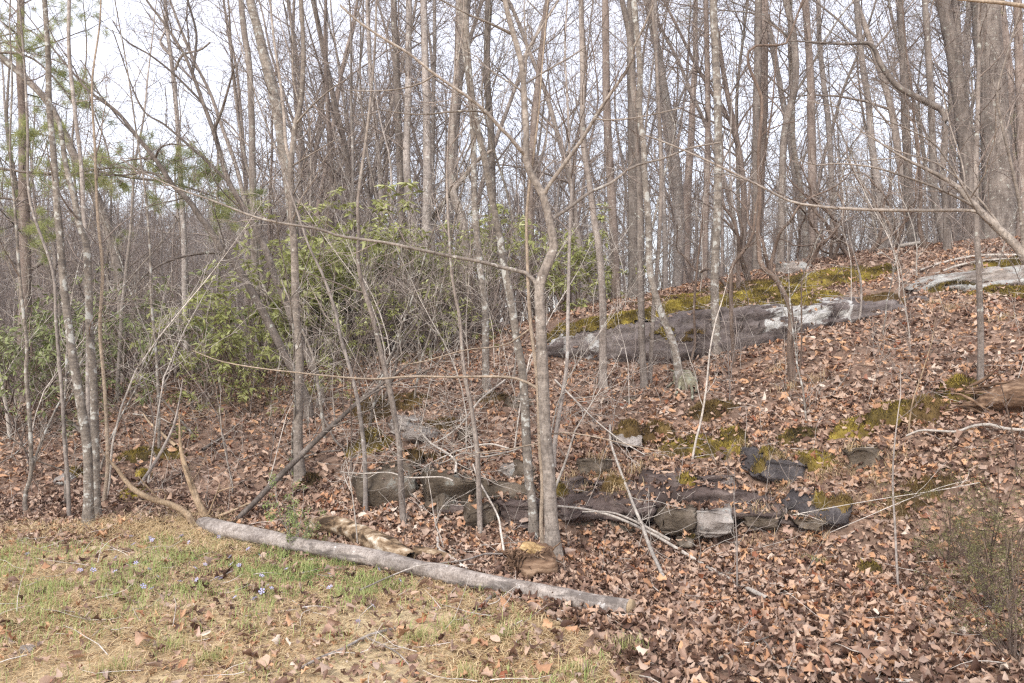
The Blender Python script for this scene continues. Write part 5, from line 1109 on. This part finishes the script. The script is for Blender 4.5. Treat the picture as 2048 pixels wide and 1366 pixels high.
under = [wood_tree(301+i, h, r, m_, .12, l3, d3, 3, .0032, kk, 'twig', 'understorey_sapling') for i, (h, r, m_, kk) in enumerate([
    (7, .035, 'far', .10), (5.5, .028, 'twig', .13), (8, .045, 'oak', .09), (6, .03, 'lichen', .12)])]
fc_, fu = [[True] for _ in canopy], [[True] for _ in under]
placed = []
def free(x, y, d):
    for a, b_ in placed:
        if (a-x)**2+(b_-y)**2 < d*d: return False
    placed.append((x, y)); return True
def region(px): return 0 if px < 620 else 1 if px < 1130 else 2
CL = ['bare tree standing in the open woods beyond the left evergreens', 'bare tree standing in the woods behind the centre shrubs', 'bare tree standing in the dense woods beyond the rocky crest']
UL = ['thin bare understorey sapling in the left woods', 'thin bare understorey sapling behind the centre shrubs', 'thin bare understorey sapling beyond the rocky crest']
# short names of the traced trunks and where each crosses the upper part of the photograph, used to tell the others apart
LM = [(100, 'the leaning left twin trunk'), (270, 'the thin trunk among the evergreens'), (360, 'the slim pale trunk over the evergreens'), (455, 'the forking leaning tree'), (505, 'the straight trunk by the large pale one'), (585, 'the tall straight left trunk'),
      (662, 'the reddish-grey trunk in the gap'), (760, 'the slim trunk behind the shrubs'), (815, 'the close pair of tall trunks'), (855, 'the straight pale centre trunk'), (905, 'the swollen curving trunk'), (983, 'the dark trunk left of the maple'), (1055, 'the front maple'), (1125, 'the thin stem right of the maple'),
      (1170, 'the straight grey slab-tip tree'), (1225, 'the reddish trunk right of the maple fork'), (1268, 'the black-barked trunk'), (1325, 'the slim trunk behind the slab'), (1433, 'the pale lichened slab trunk'), (1515, 'the crooked brown stem'), (1567, 'the left-leaning high tree'), (1624, 'the reddish crest trunk'),
      (1663, 'the narrow trunk above the moss'), (1750, 'the pale curving trunk'), (1815, 'the dark upright crest trunk'), (1868, 'the stub-branched crest trunk'), (1935, 'the stout left pine'), (1992, 'the largest trunk')]
NEAR = {}
def near_label(kind, px):
    if px < -30 or px > 2080: w = kind+(' off the left edge of the view' if px < 0 else ' off the right edge of the view'); key = w
    else:
        x, nm = min(LM, key=lambda q: abs(q[0]-px)); key = kind+(' left of ' if px < x else ' right of ')+nm; w = key
    NEAR[key] = NEAR.get(key, 0)+1; k = NEAR[key]
    return w if k == 1 else w+', '+('second', 'third', 'fourth', 'fifth', 'sixth', 'seventh', 'eighth', 'ninth', 'tenth', 'eleventh', 'twelfth')[min(k-2, 10)]+' such'
KC = ['pale grey background tree', 'fissured forked background tree', 'stout furrowed background tree', 'slim pale forked background tree', 'reddish-brown background tree', 'lichen-spotted forked background tree']
KU = ['slim grey understorey sapling', 'small brown understorey sapling', 'tall furrowed understorey sapling', 'spotted understorey sapling']
cnt = 0; tries = 0
while cnt < 120 and tries < 5000:
    tries += 1; px = rd.uniform(-260, 2320); Y = 15.5+34*rd.random()**1.25
    if px < 430 and Y < 22: continue
    if 150 < px < 480 and Y < 34: continue
    if px < 620 and rd.random() < .2: continue
    if px > 1180 and rd.random() < .3: continue
    x = (px-1024)/F*Y
    if not free(x, Y, 1.3): continue
    k = rd.randrange(len(canopy)); s = rd.uniform(.8, 1.12)*(.72 if px < 560 else 1)
    g = region(px); copy_tree(canopy[k], (x, Y, gz(x, Y)-.05), rd.uniform(0, 6.28), (s, s, s), near_label(KC[k], px), 'tree', ('bare trees in the left woods', 'bare trees in the centre woods', 'bare trees beyond the crest')[g], fc_[k]); cnt += 1
cnt = 0
while cnt < 150 and tries < 9000:
    tries += 1; px = rd.uniform(-200, 2250); Y = 13.2+20*rd.random()**1.4
    if px > 1200 and Y < 14.2: continue
    x = (px-1024)/F*Y
    if not free(x, Y, .7): continue
    k = rd.randrange(len(under)); s = rd.uniform(.7, 1.2)*(.75 if px < 520 else 1)
    g = region(px); copy_tree(under[k], (x, Y, gz(x, Y)-.05), rd.uniform(0, 6.28), (s, s, s), near_label(KU[k], px), 'sapling', ('understorey saplings on the left', 'understorey saplings in the centre', 'understorey saplings beyond the crest')[g], fu[k]); cnt += 1
for o in list(C.objects):
    if o.get('category') == 'shrub' and str(o.get('label', '')).startswith('bare brown shrub'): o['label'] = near_label('bare brown shrub', 1024+o.location.x/o.location.y*F)
# thin saplings crowding the near bank and the middle of the slope
small = [wood_tree(401+i, h, r, m_, .06, {1: .75, 2: .42, 3: .22}, {1: 6, 2: 5.5, 3: 5.5}, 3, .0023, kk, tm_, 'sapling') for i, (h, r, m_, kk, tm_) in enumerate([
    (3.4, .011, 'pale', .10, 'pale'), (2.6, .009, 'twig', .14, 'twig'), (4.2, .014, 'lichen', .09, 'pale'), (1.7, .007, 'pale', .16, 'pale')])]
KS = ['bleached bare sapling', 'brownish bare sapling', 'lichen-spotted bare sapling', 'knee-high pale bare sapling']
fs = [[True] for _ in small]; cnt = 0
while cnt < 72 and tries < 20000:
    tries += 1; u = rd.random(); px = rd.uniform(-80, 620) if u < .42 else rd.uniform(620, 1040) if u < .76 else rd.uniform(1040, 2050); Y = rd.uniform(7.3, 10.8) if px < 1040 else rd.uniform(6.9, 13.5)
    x = (px-1024)/F*Y
    if not free(x, Y, .28): continue
    k = rd.choice((0, 1, 2, 3, 3)) if px > 1040 else rd.choice((0, 1, 2, 0, 1, 3)); s = rd.uniform(.65, 1.15)*(.8 if px > 1040 else 1)
    copy_tree(small[k], (x, Y, surf(x, Y)[0]-.03), rd.uniform(0, 6.28), (s, s, s), near_label(KS[k], px), 'sapling', 'thin bare saplings on the slope', fs[k]); cnt += 1
# far-off wood that reads as one mass: geometry-node instances of a few bare trees
def wood_mesh(seed, h, r, lo, lenf, dens, rmin, mat, maxl=3):
    R = random.Random(seed); Q, q = wander((0, 0, -.2), (R.gauss(0, .06), R.gauss(0, .06), 1), h, 9, r, r*.2, .05, .05, R); st = {}
    Q2, q2 = resample(Q, q, .6); sprout(Q2, q2, 1, maxl, dens, st, lenf, lo, rmin, R, (.4, 1.05), .05)
    V1, F1 = tubes([(Q, q)], 6); V2, F2 = tubes(st[1]+st.get(2, [])+st.get(3, []), 3)
    me = make_mesh('far_tree', np.vstack([V1, V2]), [np.vstack([F1, F2+len(V1)])]); me.materials.append(BARK[mat]); return me
def scatter_stuff(name, label, meshes, P, rot, sc):
    col = bpy.data.collections.new(name+'_kinds')
    for k, me in enumerate(meshes): col.objects.link(bpy.data.objects.new('kind', me))
    me = bpy.data.meshes.new(name); me.vertices.add(len(P)); me.vertices.foreach_set('co', np.asarray(P, np.float32).ravel())
    for nm, ar in (('turn', rot), ('size', sc)):
        at_ = me.attributes.new(nm, 'FLOAT', 'POINT'); at_.data.foreach_set('value', np.asarray(ar, np.float32))
    at_ = me.attributes.new('pick', 'INT', 'POINT'); at_.data.foreach_set('value', RNG.integers(0, len(meshes), len(P)).astype(np.int32))
    o = bpy.data.objects.new(name, me); link(o); tag(o, label, 'woods', kind='stuff')
    g = bpy.data.node_groups.new(name, 'GeometryNodeTree'); g.interface.new_socket('Geometry', in_out='INPUT', socket_type='NodeSocketGeometry'); g.interface.new_socket('Geometry', in_out='OUTPUT', socket_type='NodeSocketGeometry')
    gi = g.nodes.new('NodeGroupInput'); go = g.nodes.new('NodeGroupOutput'); ip = g.nodes.new('GeometryNodeInstanceOnPoints'); ci = g.nodes.new('GeometryNodeCollectionInfo')
    ci.inputs['Collection'].default_value = col; ci.inputs['Separate Children'].default_value = True; ci.inputs['Reset Children'].default_value = True
    def na(nm, ty):
        n = g.nodes.new('GeometryNodeInputNamedAttribute'); n.data_type = ty; n.inputs['Name'].default_value = nm; return n.outputs['Attribute']
    cx_ = g.nodes.new('ShaderNodeCombineXYZ'); er = g.nodes.new('FunctionNodeEulerToRotation')
    L_ = g.links.new; L_(gi.outputs[0], ip.inputs['Points']); L_(ci.outputs[0], ip.inputs['Instance']); ip.inputs['Pick Instance'].default_value = True
    L_(na('pick', 'INT'), ip.inputs['Instance Index']); L_(na('turn', 'FLOAT'), cx_.inputs['Z']); L_(cx_.outputs[0], er.inputs[0]); L_(er.outputs[0], ip.inputs['Rotation']); L_(na('size', 'FLOAT'), ip.inputs['Scale'])
    L_(ip.outputs[0], go.inputs[0]); md = o.modifiers.new('scatter', 'NODES'); md.node_group = g; return o
fw = [wood_mesh(700+i, h, r, .15, {1: 3.2, 2: 1.8, 3: 1.0}, {1: 2.2, 2: 2.4, 3: 2.6}, .009, m_) for i, (h, r, m_) in enumerate([(13, .12, 'far'), (12, .09, 'far'), (14, .14, 'oak'), (11, .08, 'far')])]
px = np.concatenate([RNG.uniform(-300, 2350, 480), RNG.uniform(-300, 720, 260)]); Y = np.concatenate([RNG.uniform(46, 120, 480), RNG.uniform(38, 85, 260)]); X = (px-1024)/F*Y
scatter_stuff('distant_woods', 'mass of grey bare trees far behind the slope', fw, np.stack([X, Y, gz(X, Y)-.1], -1), RNG.uniform(0, 6.28, len(X)), RNG.uniform(.75, 1.15, len(X))*np.where(px < 620, .78, 1))
tm = [wood_mesh(730+i, h, .03, .03, {1: 1.6, 2: .9, 3: .45}, {1: 4.5, 2: 3.6, 3: 3.6}, .005, m_) for i, (h, m_) in enumerate([(4.5, 'twig'), (3.6, 'far'), (5.5, 'twig')])]
px = np.concatenate([RNG.uniform(-250, 640, 240), RNG.uniform(640, 2300, 200)]); Y = np.concatenate([RNG.uniform(20, 42, 240), RNG.uniform(22, 48, 200)]); X = (px-1024)/F*Y
scatter_stuff('understorey_thicket', 'dense far thicket of bare brown undergrowth among the distant trunks', tm, np.stack([X, Y, gz(X, Y)-.05], -1), RNG.uniform(0, 6.28, len(X)), RNG.uniform(.6, 1.2, len(X)))

# ------------------------------------------------------------------ leaf litter
def leaf_tpl(kind, n, R):
    s = np.linspace(0, 1, n)
    if kind == 'oak': w = .34*np.sin(np.pi*np.clip(s, .03, .97))**.6*(1+.42*np.cos(s*math.pi*(n-1)+ (0 if n % 2 else math.pi)))
    elif kind == 'maple': w = np.interp(s, [0, .2, .32, .5, .62, 1], [.04, .46, .30, .52, .22, .02])
    else: w = .26*np.sin(np.pi*np.clip(s, .02, .98))**.8
    w = np.maximum(w, .015)
    cup = R.choice((-1, 1))*R.uniform(.6, 5.5); bend = R.uniform(-1.6, 2.0); tw = R.uniform(-1.6, 1.6); wav = R.uniform(0, .1); ph = R.uniform(0, 6)
    mid = np.stack([s-.5, 0*s, bend*.35*(s-.5)**2*2], -1); V = [mid]
    for sg in (-1, 1):
        y = sg*w; a = cup*w*1.2; yy = sg*np.sin(np.abs(a)+1e-6)/(np.abs(a)+1e-6)*w; zz = (1-np.cos(a))/(np.abs(a)+1e-6)*w*np.sign(cup)*1.3+wav*np.sin(s*9+ph+sg)
        off = .05*np.cos(s*8)
        t_ = tw*(s-.5)
        V.append(np.stack([s-.5+off, yy*np.cos(t_)-zz*np.sin(t_), mid[:, 2]+zz*np.cos(t_)+yy*np.sin(t_)], -1))
    V = np.concatenate(V); F_ = []
    for k in range(n-1): F_.append((k, k+1, 2*n+k+1, 2*n+k)); F_.append((n+k, n+k+1, k+1, k))
    return V, np.array(F_)
def scatter(n, Y0, Y1, pad=170):
    px = RNG.uniform(-pad, 2048+pad, n); Y = np.sqrt(RNG.uniform(Y0*Y0, Y1*Y1, n)); return (px-1024)/F*Y, Y
def build_leaves(x, y, tpls, smin, smax, lift, singles=0):
    n = len(x); z = np.empty(n); nr = np.empty((n, 3)); ok = np.ones(n, bool)
    for i in range(n):
        r = bvh.ray_cast(Vector((x[i], y[i], 30)), Vector((0, 0, -1)), 100); z[i] = r[0].z; nr[i] = r[1]
        g_ = gz(x[i], y[i])
        if z[i] > g_+.04 and (r[1].z < (.5 if y[i] > 8.8 else .8) or RNG.random() > (.05 if y[i] > 8.8 else .4)): z[i] = g_; nr[i] = (0, 0, 1); continue
        if r[1].z < .4: ok[i] = False
    for (a, b_, c_, d_, th, rz, _s) in MOSSL:            # leaves that have come to rest on moss
        u = (x-a)*math.cos(rz)+(y-b_)*math.sin(rz); v = -(x-a)*math.sin(rz)+(y-b_)*math.cos(rz); q = (u/c_)**2+(v/d_)**2
        up_ = RNG.random(n) < .35; ok &= (q > .9) | up_; z += (q < 1)*up_*(th*(1-np.clip(q, 0, 1)**1.5)+.012)*(RNG.random(n) < .6)
    x, y, z, nr = x[ok], y[ok], z[ok], nr[ok]; n = len(x)
    s = RNG.uniform(smin, smax, n)*np.clip(np.exp(RNG.normal(0, .28, n)), .5, 1.45); az = RNG.uniform(0, 6.28, n)
    up = nr+RNG.normal(0, .5, (n, 3)); up /= np.linalg.norm(up, axis=1)[:, None]; flip = RNG.random(n) < .5
    X = np.stack([np.cos(az), np.sin(az), 0*az], -1); X -= up*(X*up).sum(1)[:, None]; X /= np.linalg.norm(X, axis=1)[:, None]; Yv = np.cross(up, X)
    c = np.stack([x, y, z+lift*RNG.random(n)+s*.06], -1); k = RNG.integers(0, len(tpls), n)
    wear = fbm(c*.9, 61, 3); rnd = np.clip(RNG.random(n)*(.9-.25*np.clip(fbm(c*.55, 66, 2)*2, 0, 1))+.16*wear+.03, 0, 1)
    return c, X, Yv, up, s, k, rnd, tpls
def bake(name, data, mat, parent=None):
    c, X, Yv, up, s, k, rnd, tpls = data; Vs, Fs, Rn, off = [], [], [], 0
    for j, (V, F_) in enumerate(tpls):
        m_ = k == j
        if not m_.any(): continue
        W = (c[m_][:, None]+s[m_][:, None, None]*(V[None, :, 0:1]*X[m_][:, None]+V[None, :, 1:2]*Yv[m_][:, None]+V[None, :, 2:3]*up[m_][:, None]))
        q = m_.sum(); Vs.append(W.reshape(-1, 3)); Fs.append((F_[None]+(np.arange(q)*len(V))[:, None, None]+off).reshape(-1, 4)); Rn.append(np.repeat(rnd[m_], len(V))); off += q*len(V)
    o = mobj(name, make_mesh(name, np.vstack(Vs), [np.vstack(Fs)], {'rnd': np.concatenate(Rn)}), mat, parent); return o
RL = random.Random(5)
near_t = [leaf_tpl(k, 6 if k == 'oak' else 5, RL) for k in ['oak']*9+['beech']*6+['maple']*3]
far_t = [leaf_tpl(k, 4, RL) for k in ['oak']*6+['beech']*5]
x, y = scatter(42000, 3.3, 7.6)
lp = np.array([hit(a, b_)[:2] for a, b_ in [(430, 1062), (560, 1096), (650, 1112), (750, 1132), (850, 1152), (930, 1170), (1010, 1184), (1100, 1202), (1180, 1216), (1262, 1228)]])
li = RNG.uniform(0, len(lp)-1.001, 900); lk = li.astype(int); lq = lp[lk]*(1-(li-lk))[:, None]+lp[lk+1]*(li-lk)[:, None]+RNG.normal(0, .05, (900, 2))+np.array([0, .02])
x = np.concatenate([x, lq[:, 0]]); y = np.concatenate([y, lq[:, 1]]); banked = np.arange(len(x)) >= len(x)-900; zn = zone(x, y, gz(x, y)); pxx = 1024+x/y*F
left = np.clip((1350-pxx)/900, 0, 1)
keep = (RNG.random(len(x)) > zn*(.80+.12*left)) | (banked & (RNG.random(len(x)) < .25))
dn = build_leaves(x[keep], y[keep], near_t, .035, .074, .045)
order = np.argsort(dn[0][:, 1]-.25*dn[0][:, 0]+RNG.normal(0, .8, len(dn[0])))
inview = [i for i in order if abs(dn[0][i, 0]/dn[0][i, 1]) < .62 and (CAMZ-dn[0][i, 2])/dn[0][i, 1] < .42][:290]
tplm = [make_mesh('fallen_leaf', V, [F_]) for V, F_ in near_t]
from mathutils import Matrix
for i in inview:
    c, X, Yv, up, s, k, rnd, _ = dn; o = mobj('fallen_leaf', tplm[k[i]], M_LEAFO, ground)
    M_ = Matrix(((X[i][0], Yv[i][0], up[i][0]), (X[i][1], Yv[i][1], up[i][1]), (X[i][2], Yv[i][2], up[i][2])))
    ss = float(min(s[i]*1.12, .088)); o.matrix_basis = Matrix.Translation(Vector(c[i])+Vector((0, 0, .02))) @ M_.to_4x4() @ Matrix.Diagonal((ss, ss, ss, 1))
msk = np.ones(len(dn[0]), bool); msk[inview] = False
litter = bake('leaf_litter', tuple(a[msk] for a in dn[:7])+(near_t,), M_LEAF); tag(litter, 'thick layer of fallen oak and maple leaves covering the slope', 'leaf litter', kind='stuff')
x, y = scatter(60000, 7.4, 16.5, 100); zn = zone(x, y, gz(x, y)); keep = (RNG.random(len(x)) > zn*.8) & ((y < 12) | ((x/y > .05) & (y < 15)))
df = build_leaves(x[keep], y[keep], far_t, .042, .082, .045)
o = bake('leaf_litter', df, M_LEAF); tag(o, 'leaf layer on the upper slope and the bank', 'leaf litter', kind='stuff')
x, y = scatter(26000, 3.2, 7.2); keep = (RNG.random(len(x)) < zone(x, y, gz(x, y))*np.clip(.5+.9*fbm(np.stack([x, y, x*0], -1)*1.3, 71, 3), .08, 1))
o = bake('leaf_crumbs', build_leaves(x[keep], y[keep], far_t, .018, .042, .02), M_LEAF); tag(o, 'small bits of broken leaf among the straw of the verge', 'leaf bits', kind='stuff')
# leaves heaped against the ledge foot, and few leaves on the rocks are part of the far layer
# ------------------------------------------------------------------ grass, straw
def blades(x, y, L, W, up, rnd, flat):
    n = len(x); z = np.array([surf(a, b_)[0] for a, b_ in zip(x, y)]); az = RNG.uniform(0, 6.28, n)
    o = np.stack([np.cos(az), np.sin(az), 0*az], -1); s_ = np.stack([-np.sin(az), np.cos(az), 0*az], -1)*W[:, None]
    P0 = np.stack([x, y, z+flat*RNG.random(n)], -1); e = up[:, None]; zz = np.array([0, 0, 1.])
    P1 = P0+(o*(1-e)*.9+zz*e)*L[:, None]*.4; P2 = P1+(o*(1.2-e)+zz*(e-.25))*L[:, None]*.35; P3_ = P2+(o*1.1+zz*(e-.7)*.8)*L[:, None]*.3
    V = np.stack([P0-s_, P0+s_, P1-s_*.8, P1+s_*.8, P2-s_*.5, P2+s_*.5, P3_], 1).reshape(-1, 3); i = np.arange(n)[:, None]*7
    Q = np.concatenate([i+[0, 1, 3, 2], i+[2, 3, 5, 4]]); T = i+[4, 5, 6]
    return V, Q, T, np.repeat(rnd, 7)
n = 170000; x, y = scatter(n, 3.1, 7.4, 100); zz_ = gz(x, y); zn = zone(x, y, zz_); px = 1024+x/y*F; py = 683+(CAMZ-zz_)/y*F
n1 = fbm(np.stack([x, y, x*0], -1)*1.5, 33, 3); n2 = fbm(np.stack([x, y, x*0], -1)*4., 35, 2)
dirt_ = np.clip((py-1200-.09*(900-px))/90, 0, 1)*(px < 900)
dens = zn*np.clip(.75+n1*.9-dirt_*.55, .05, 1); keep = RNG.random(n) < dens
x, y, px, py, n1, n2 = (a[keep] for a in (x, y, px, py, n1, n2)); n = len(x)
gp = np.clip(np.exp(-((py-1135-.03*(px-300))/75)**2)*(px < 900)*(.26+n2*1.3), 0, .62)+.17*np.clip(.4+n2*3, 0, 1)
gr = RNG.random(n) < gp
rnd = np.where(gr, RNG.uniform(.6, 1, n), RNG.uniform(0, .5, n)); L = np.where(gr, RNG.uniform(.04, .11, n), RNG.uniform(.05, .16, n)); up = np.where(gr, RNG.uniform(.55, .95, n), RNG.uniform(.02, .35, n)**1.2)
V, Q, T, rr = blades(x, y, L, np.where(gr, .0024, .002), up, rnd, .025)
o = mobj('grass', make_mesh('grass', V, [Q, T], {'rnd': rr}, smooth=False), M_GRASS); tag(o, 'mixed dry straw and green spring grass on the verge', 'grass', kind='stuff')
# heaps of straw and dry tufts
def tuft(pts, name, label, kind_rng, nb, L0, L1, sp, up0, up1, flat=.06):
    X, Y = [], []
    for (px, py) in pts:
        h = hit(px, py); k = nb; X.append(h[0]+RNG.normal(0, sp, k)); Y.append(h[1]+RNG.normal(0, sp*.6, k))
    X = np.concatenate(X); Y = np.concatenate(Y); k = len(X)
    V, Q, T, rr = blades(X, Y, RNG.uniform(L0, L1, k), np.full(k, .0018), RNG.uniform(up0, up1, k), RNG.uniform(*kind_rng, k), flat)
    o = mobj(name, make_mesh(name, V, [Q, T], {'rnd': rr}, smooth=False), M_GRASS); tag(o, label, 'grass', kind='stuff')
tuft([(190, 1056), (215, 1052), (240, 1060), (262, 1054), (300, 1068), (320, 1062), (345, 1055), (370, 1048), (390, 1062), (385, 1040), (400, 1075), (440, 1080), (420, 1095), (460, 1100), (500, 1090), (360, 1075), (130, 1070), (60, 1062)], 'straw_heap', 'heaps of orange-tan straw along the edge of the verge', (.22, .5), 420, .08, .22, .17, .03, .4, .05)
tuft([(1200, 945), (1215, 960), (1270, 950), (1150, 965), (1475, 905), (1545, 960), (1570, 935), (1640, 960), (1680, 930), (1700, 945), (1760, 960), (1790, 920), (1800, 1000), (1780, 1030), (1735, 1010), (1630, 1050), (1520, 1030), (1240, 985), (1330, 915), (1560, 740), (1575, 780), (1900, 620), (1950, 610), (2000, 640), (1870, 610), (1640, 760)],
     'dry_grass', 'dry tan grass tufts hanging over the ledge and rocks', (.1, .5), 110, .08, .2, .07, .2, .8, .02)
tuft([(225, 1348), (345, 1300), (640, 1140), (1010, 1275), (1150, 1350), (930, 1360), (840, 1282), (420, 1325), (1625, 1130), (900, 1260), (1250, 1300)], 'grass_tuft', 'isolated green-tan grass tufts on the lower verge', (.35, .85), 120, .06, .15, .05, .4, .95, .01)
# periwinkle ground cover and flowers
cx = []; R = random.Random(9)
for i in range(620):
    px, py = (R.gauss(620, 70), R.gauss(1150, 18)) if i % 2 else (R.gauss(480, 130), R.gauss(1125, 25))
    h = hit(px, py)
    if h is not None: cx.append(h+np.array([0, 0, R.uniform(.01, .05)]))
cx = np.array(cx); V, T, rr = leaf_fan(cx, np.tile([0, 0, 1.], (len(cx), 1)), 4, .024, .012, .1, R)
o = mobj('periwinkle_leaves', make_mesh('periwinkle_leaves', V, [T], {'rnd': rr}, smooth=False), M_VINCA); tag(o, 'patch of small glossy green periwinkle leaves below the long trunk', 'ground cover', kind='stuff')
V = [(0, 0, .002)]; T = []
for k in range(5):
    a = k*2*math.pi/5; b0 = len(V)
    for (r_, da, zz) in ((.4, -.25, .003), (1, -.42, .006), (1.08, .1, .004), (.85, .48, .006), (.4, .3, .003)): V.append((.016*r_*math.cos(a+da), .016*r_*math.sin(a+da), zz))
    T += [(0, b0, b0+4), (b0, b0+1, b0+4), (b0+1, b0+2, b0+3), (b0+1, b0+3, b0+4)]
fm = make_mesh('petals', np.array(V), [np.array(T)], smooth=False); em, ef = sphere_grid(8, 5); eye = make_mesh('flower_centre', em*np.array([.0035, .0035, .002])+np.array([0, 0, .005]), [ef])
sv, sf = tubes([(np.array([(0, 0, -.07), (0.004, 0, -.03), (0, 0, 0.)]), np.array([.001, .001, .001]))], 4); stm = make_mesh('stem', sv, [sf])
FPX = [(262, 1082), (305, 1090), (268, 1098), (363, 1081), (378, 1094), (438, 1083), (495, 1083), (497, 1108), (461, 1124), (463, 1140), (519, 1122), (232, 1126), (272, 1137), (298, 1150), (160, 1152), (186, 1152), (315, 1165), (286, 1186), (304, 1191), (360, 1176), (394, 1172), (433, 1168), (441, 1170), (478, 1142), (523, 1164), (536, 1184), (543, 1190), (524, 1196), (509, 1212), (573, 1150), (470, 1209), (658, 1160), (757, 1150), (660, 1188), (745, 1227), (800, 1174), (55, 1118), (300, 1086), (390, 1148), (716, 1259), (410, 1140), (340, 1130), (230, 1155), (610, 1230)]
for i, (px, py) in enumerate(FPX):
    h = hit(px, py+6); root = empty('wildflower', h+np.array([0, 0, .06])); tag(root, 'tiny blue-violet five-petalled wildflower open in the grass before the long trunk', 'flower', 'blue-violet wildflowers in the verge')
    root.rotation_euler = (R.uniform(.3, 1.0), R.uniform(-.5, .5), R.uniform(0, 6.28)); s = R.uniform(.85, 1.3); root.scale = (s, s, s)
    mobj('petals', fm, M_FLOWER, root); mobj('flower_centre', eye, M_FLOWEYE, root); mobj('stem', stm, M_VINCA, root)
# twig litter
tw = []
x, y = scatter(900, 3.3, 11, 60)
for a, b_ in zip(x, y):
    z = surf(a, b_)[0]+R.uniform(.01, .05); az = R.uniform(0, 6.28); tw.append(wander((a, b_, z), (math.cos(az), math.sin(az), R.gauss(0, .12)), R.uniform(.08, .4), 4, R.uniform(.0015, .004), .001, .15, 0, R))
V, Fq = tubes(tw, 4); o = mobj('twig_litter', make_mesh('twig_litter', V, [Fq]), BARK['pale']); tag(o, 'small twigs scattered over the leaf litter', 'twigs', kind='stuff')
# thin grey sprigs standing all over the slope
tw = []; x, y = scatter(210, 5.4, 11, 30)
for a, b_ in zip(x, y):
    if zone(np.array([a]), np.array([b_]), gz([a], [b_]))[0] > .4: continue
    z = surf(a, b_)[0]; Q, q = wander((a, b_, z-.01), (R.gauss(0, .3), R.gauss(0, .3), 1), R.uniform(.15, .7), 6, R.uniform(.0018, .0035), .0012, .13, .02, R); tw.append((Q, q)); st = {}
    sprout(Q, q, 1, 2, {1: 9, 2: 7}, st, {1: .25, 2: .14}, .2, .0012, R, (.5, 1.1), .01); tw += st.get(1, [])+st.get(2, [])
V, Fq = tubes(tw, 3); o = mobj('dry_stalks', make_mesh('dry_stalks', V, [Fq]), BARK['pale']); tag(o, 'fine dry stalks and sprigs standing in the leaf litter', 'stalks', kind='stuff')
# ------------------------------------------------------------------ haze
HZ = bpy.data.materials.new('haze'); HZ.use_nodes = True; t = HZ.node_tree; t.nodes.clear()
pv = t.nodes.new('ShaderNodeVolumePrincipled'); pv.inputs['Color'].default_value = (.90, .88, .95, 1); pv.inputs['Density'].default_value = .0011; pv.inputs['Anisotropy'].default_value = .2
t.links.new(pv.outputs[0], t.nodes.new('ShaderNodeOutputMaterial').inputs['Volume'])
x0, x1, y0, y1, z0, z1 = -420, 420, -320, 450, -2.0, 26.0
V = np.array([(x, y, z) for x in (x0, x1) for y in (y0, y1) for z in (z0, z1)]); Fh = np.array([(0, 1, 3, 2), (4, 6, 7, 5), (0, 4, 5, 1), (2, 3, 7, 6), (0, 2, 6, 4), (1, 5, 7, 3)])
tag(mobj('haze', make_mesh('haze', V, [Fh], smooth=False), HZ), 'thin pale haze hanging among the far trees', 'haze', kind='stuff')
if __name__ == '__main__':
    tr = 0; seen = set()
    for ob in C.objects:
        if ob.type == 'MESH' and ob.data.name not in seen:
            seen.add(ob.data.name); tr += len(ob.data.loops)-2*len(ob.data.polygons)
    print('TRIS', tr, 'objects', len(C.objects))
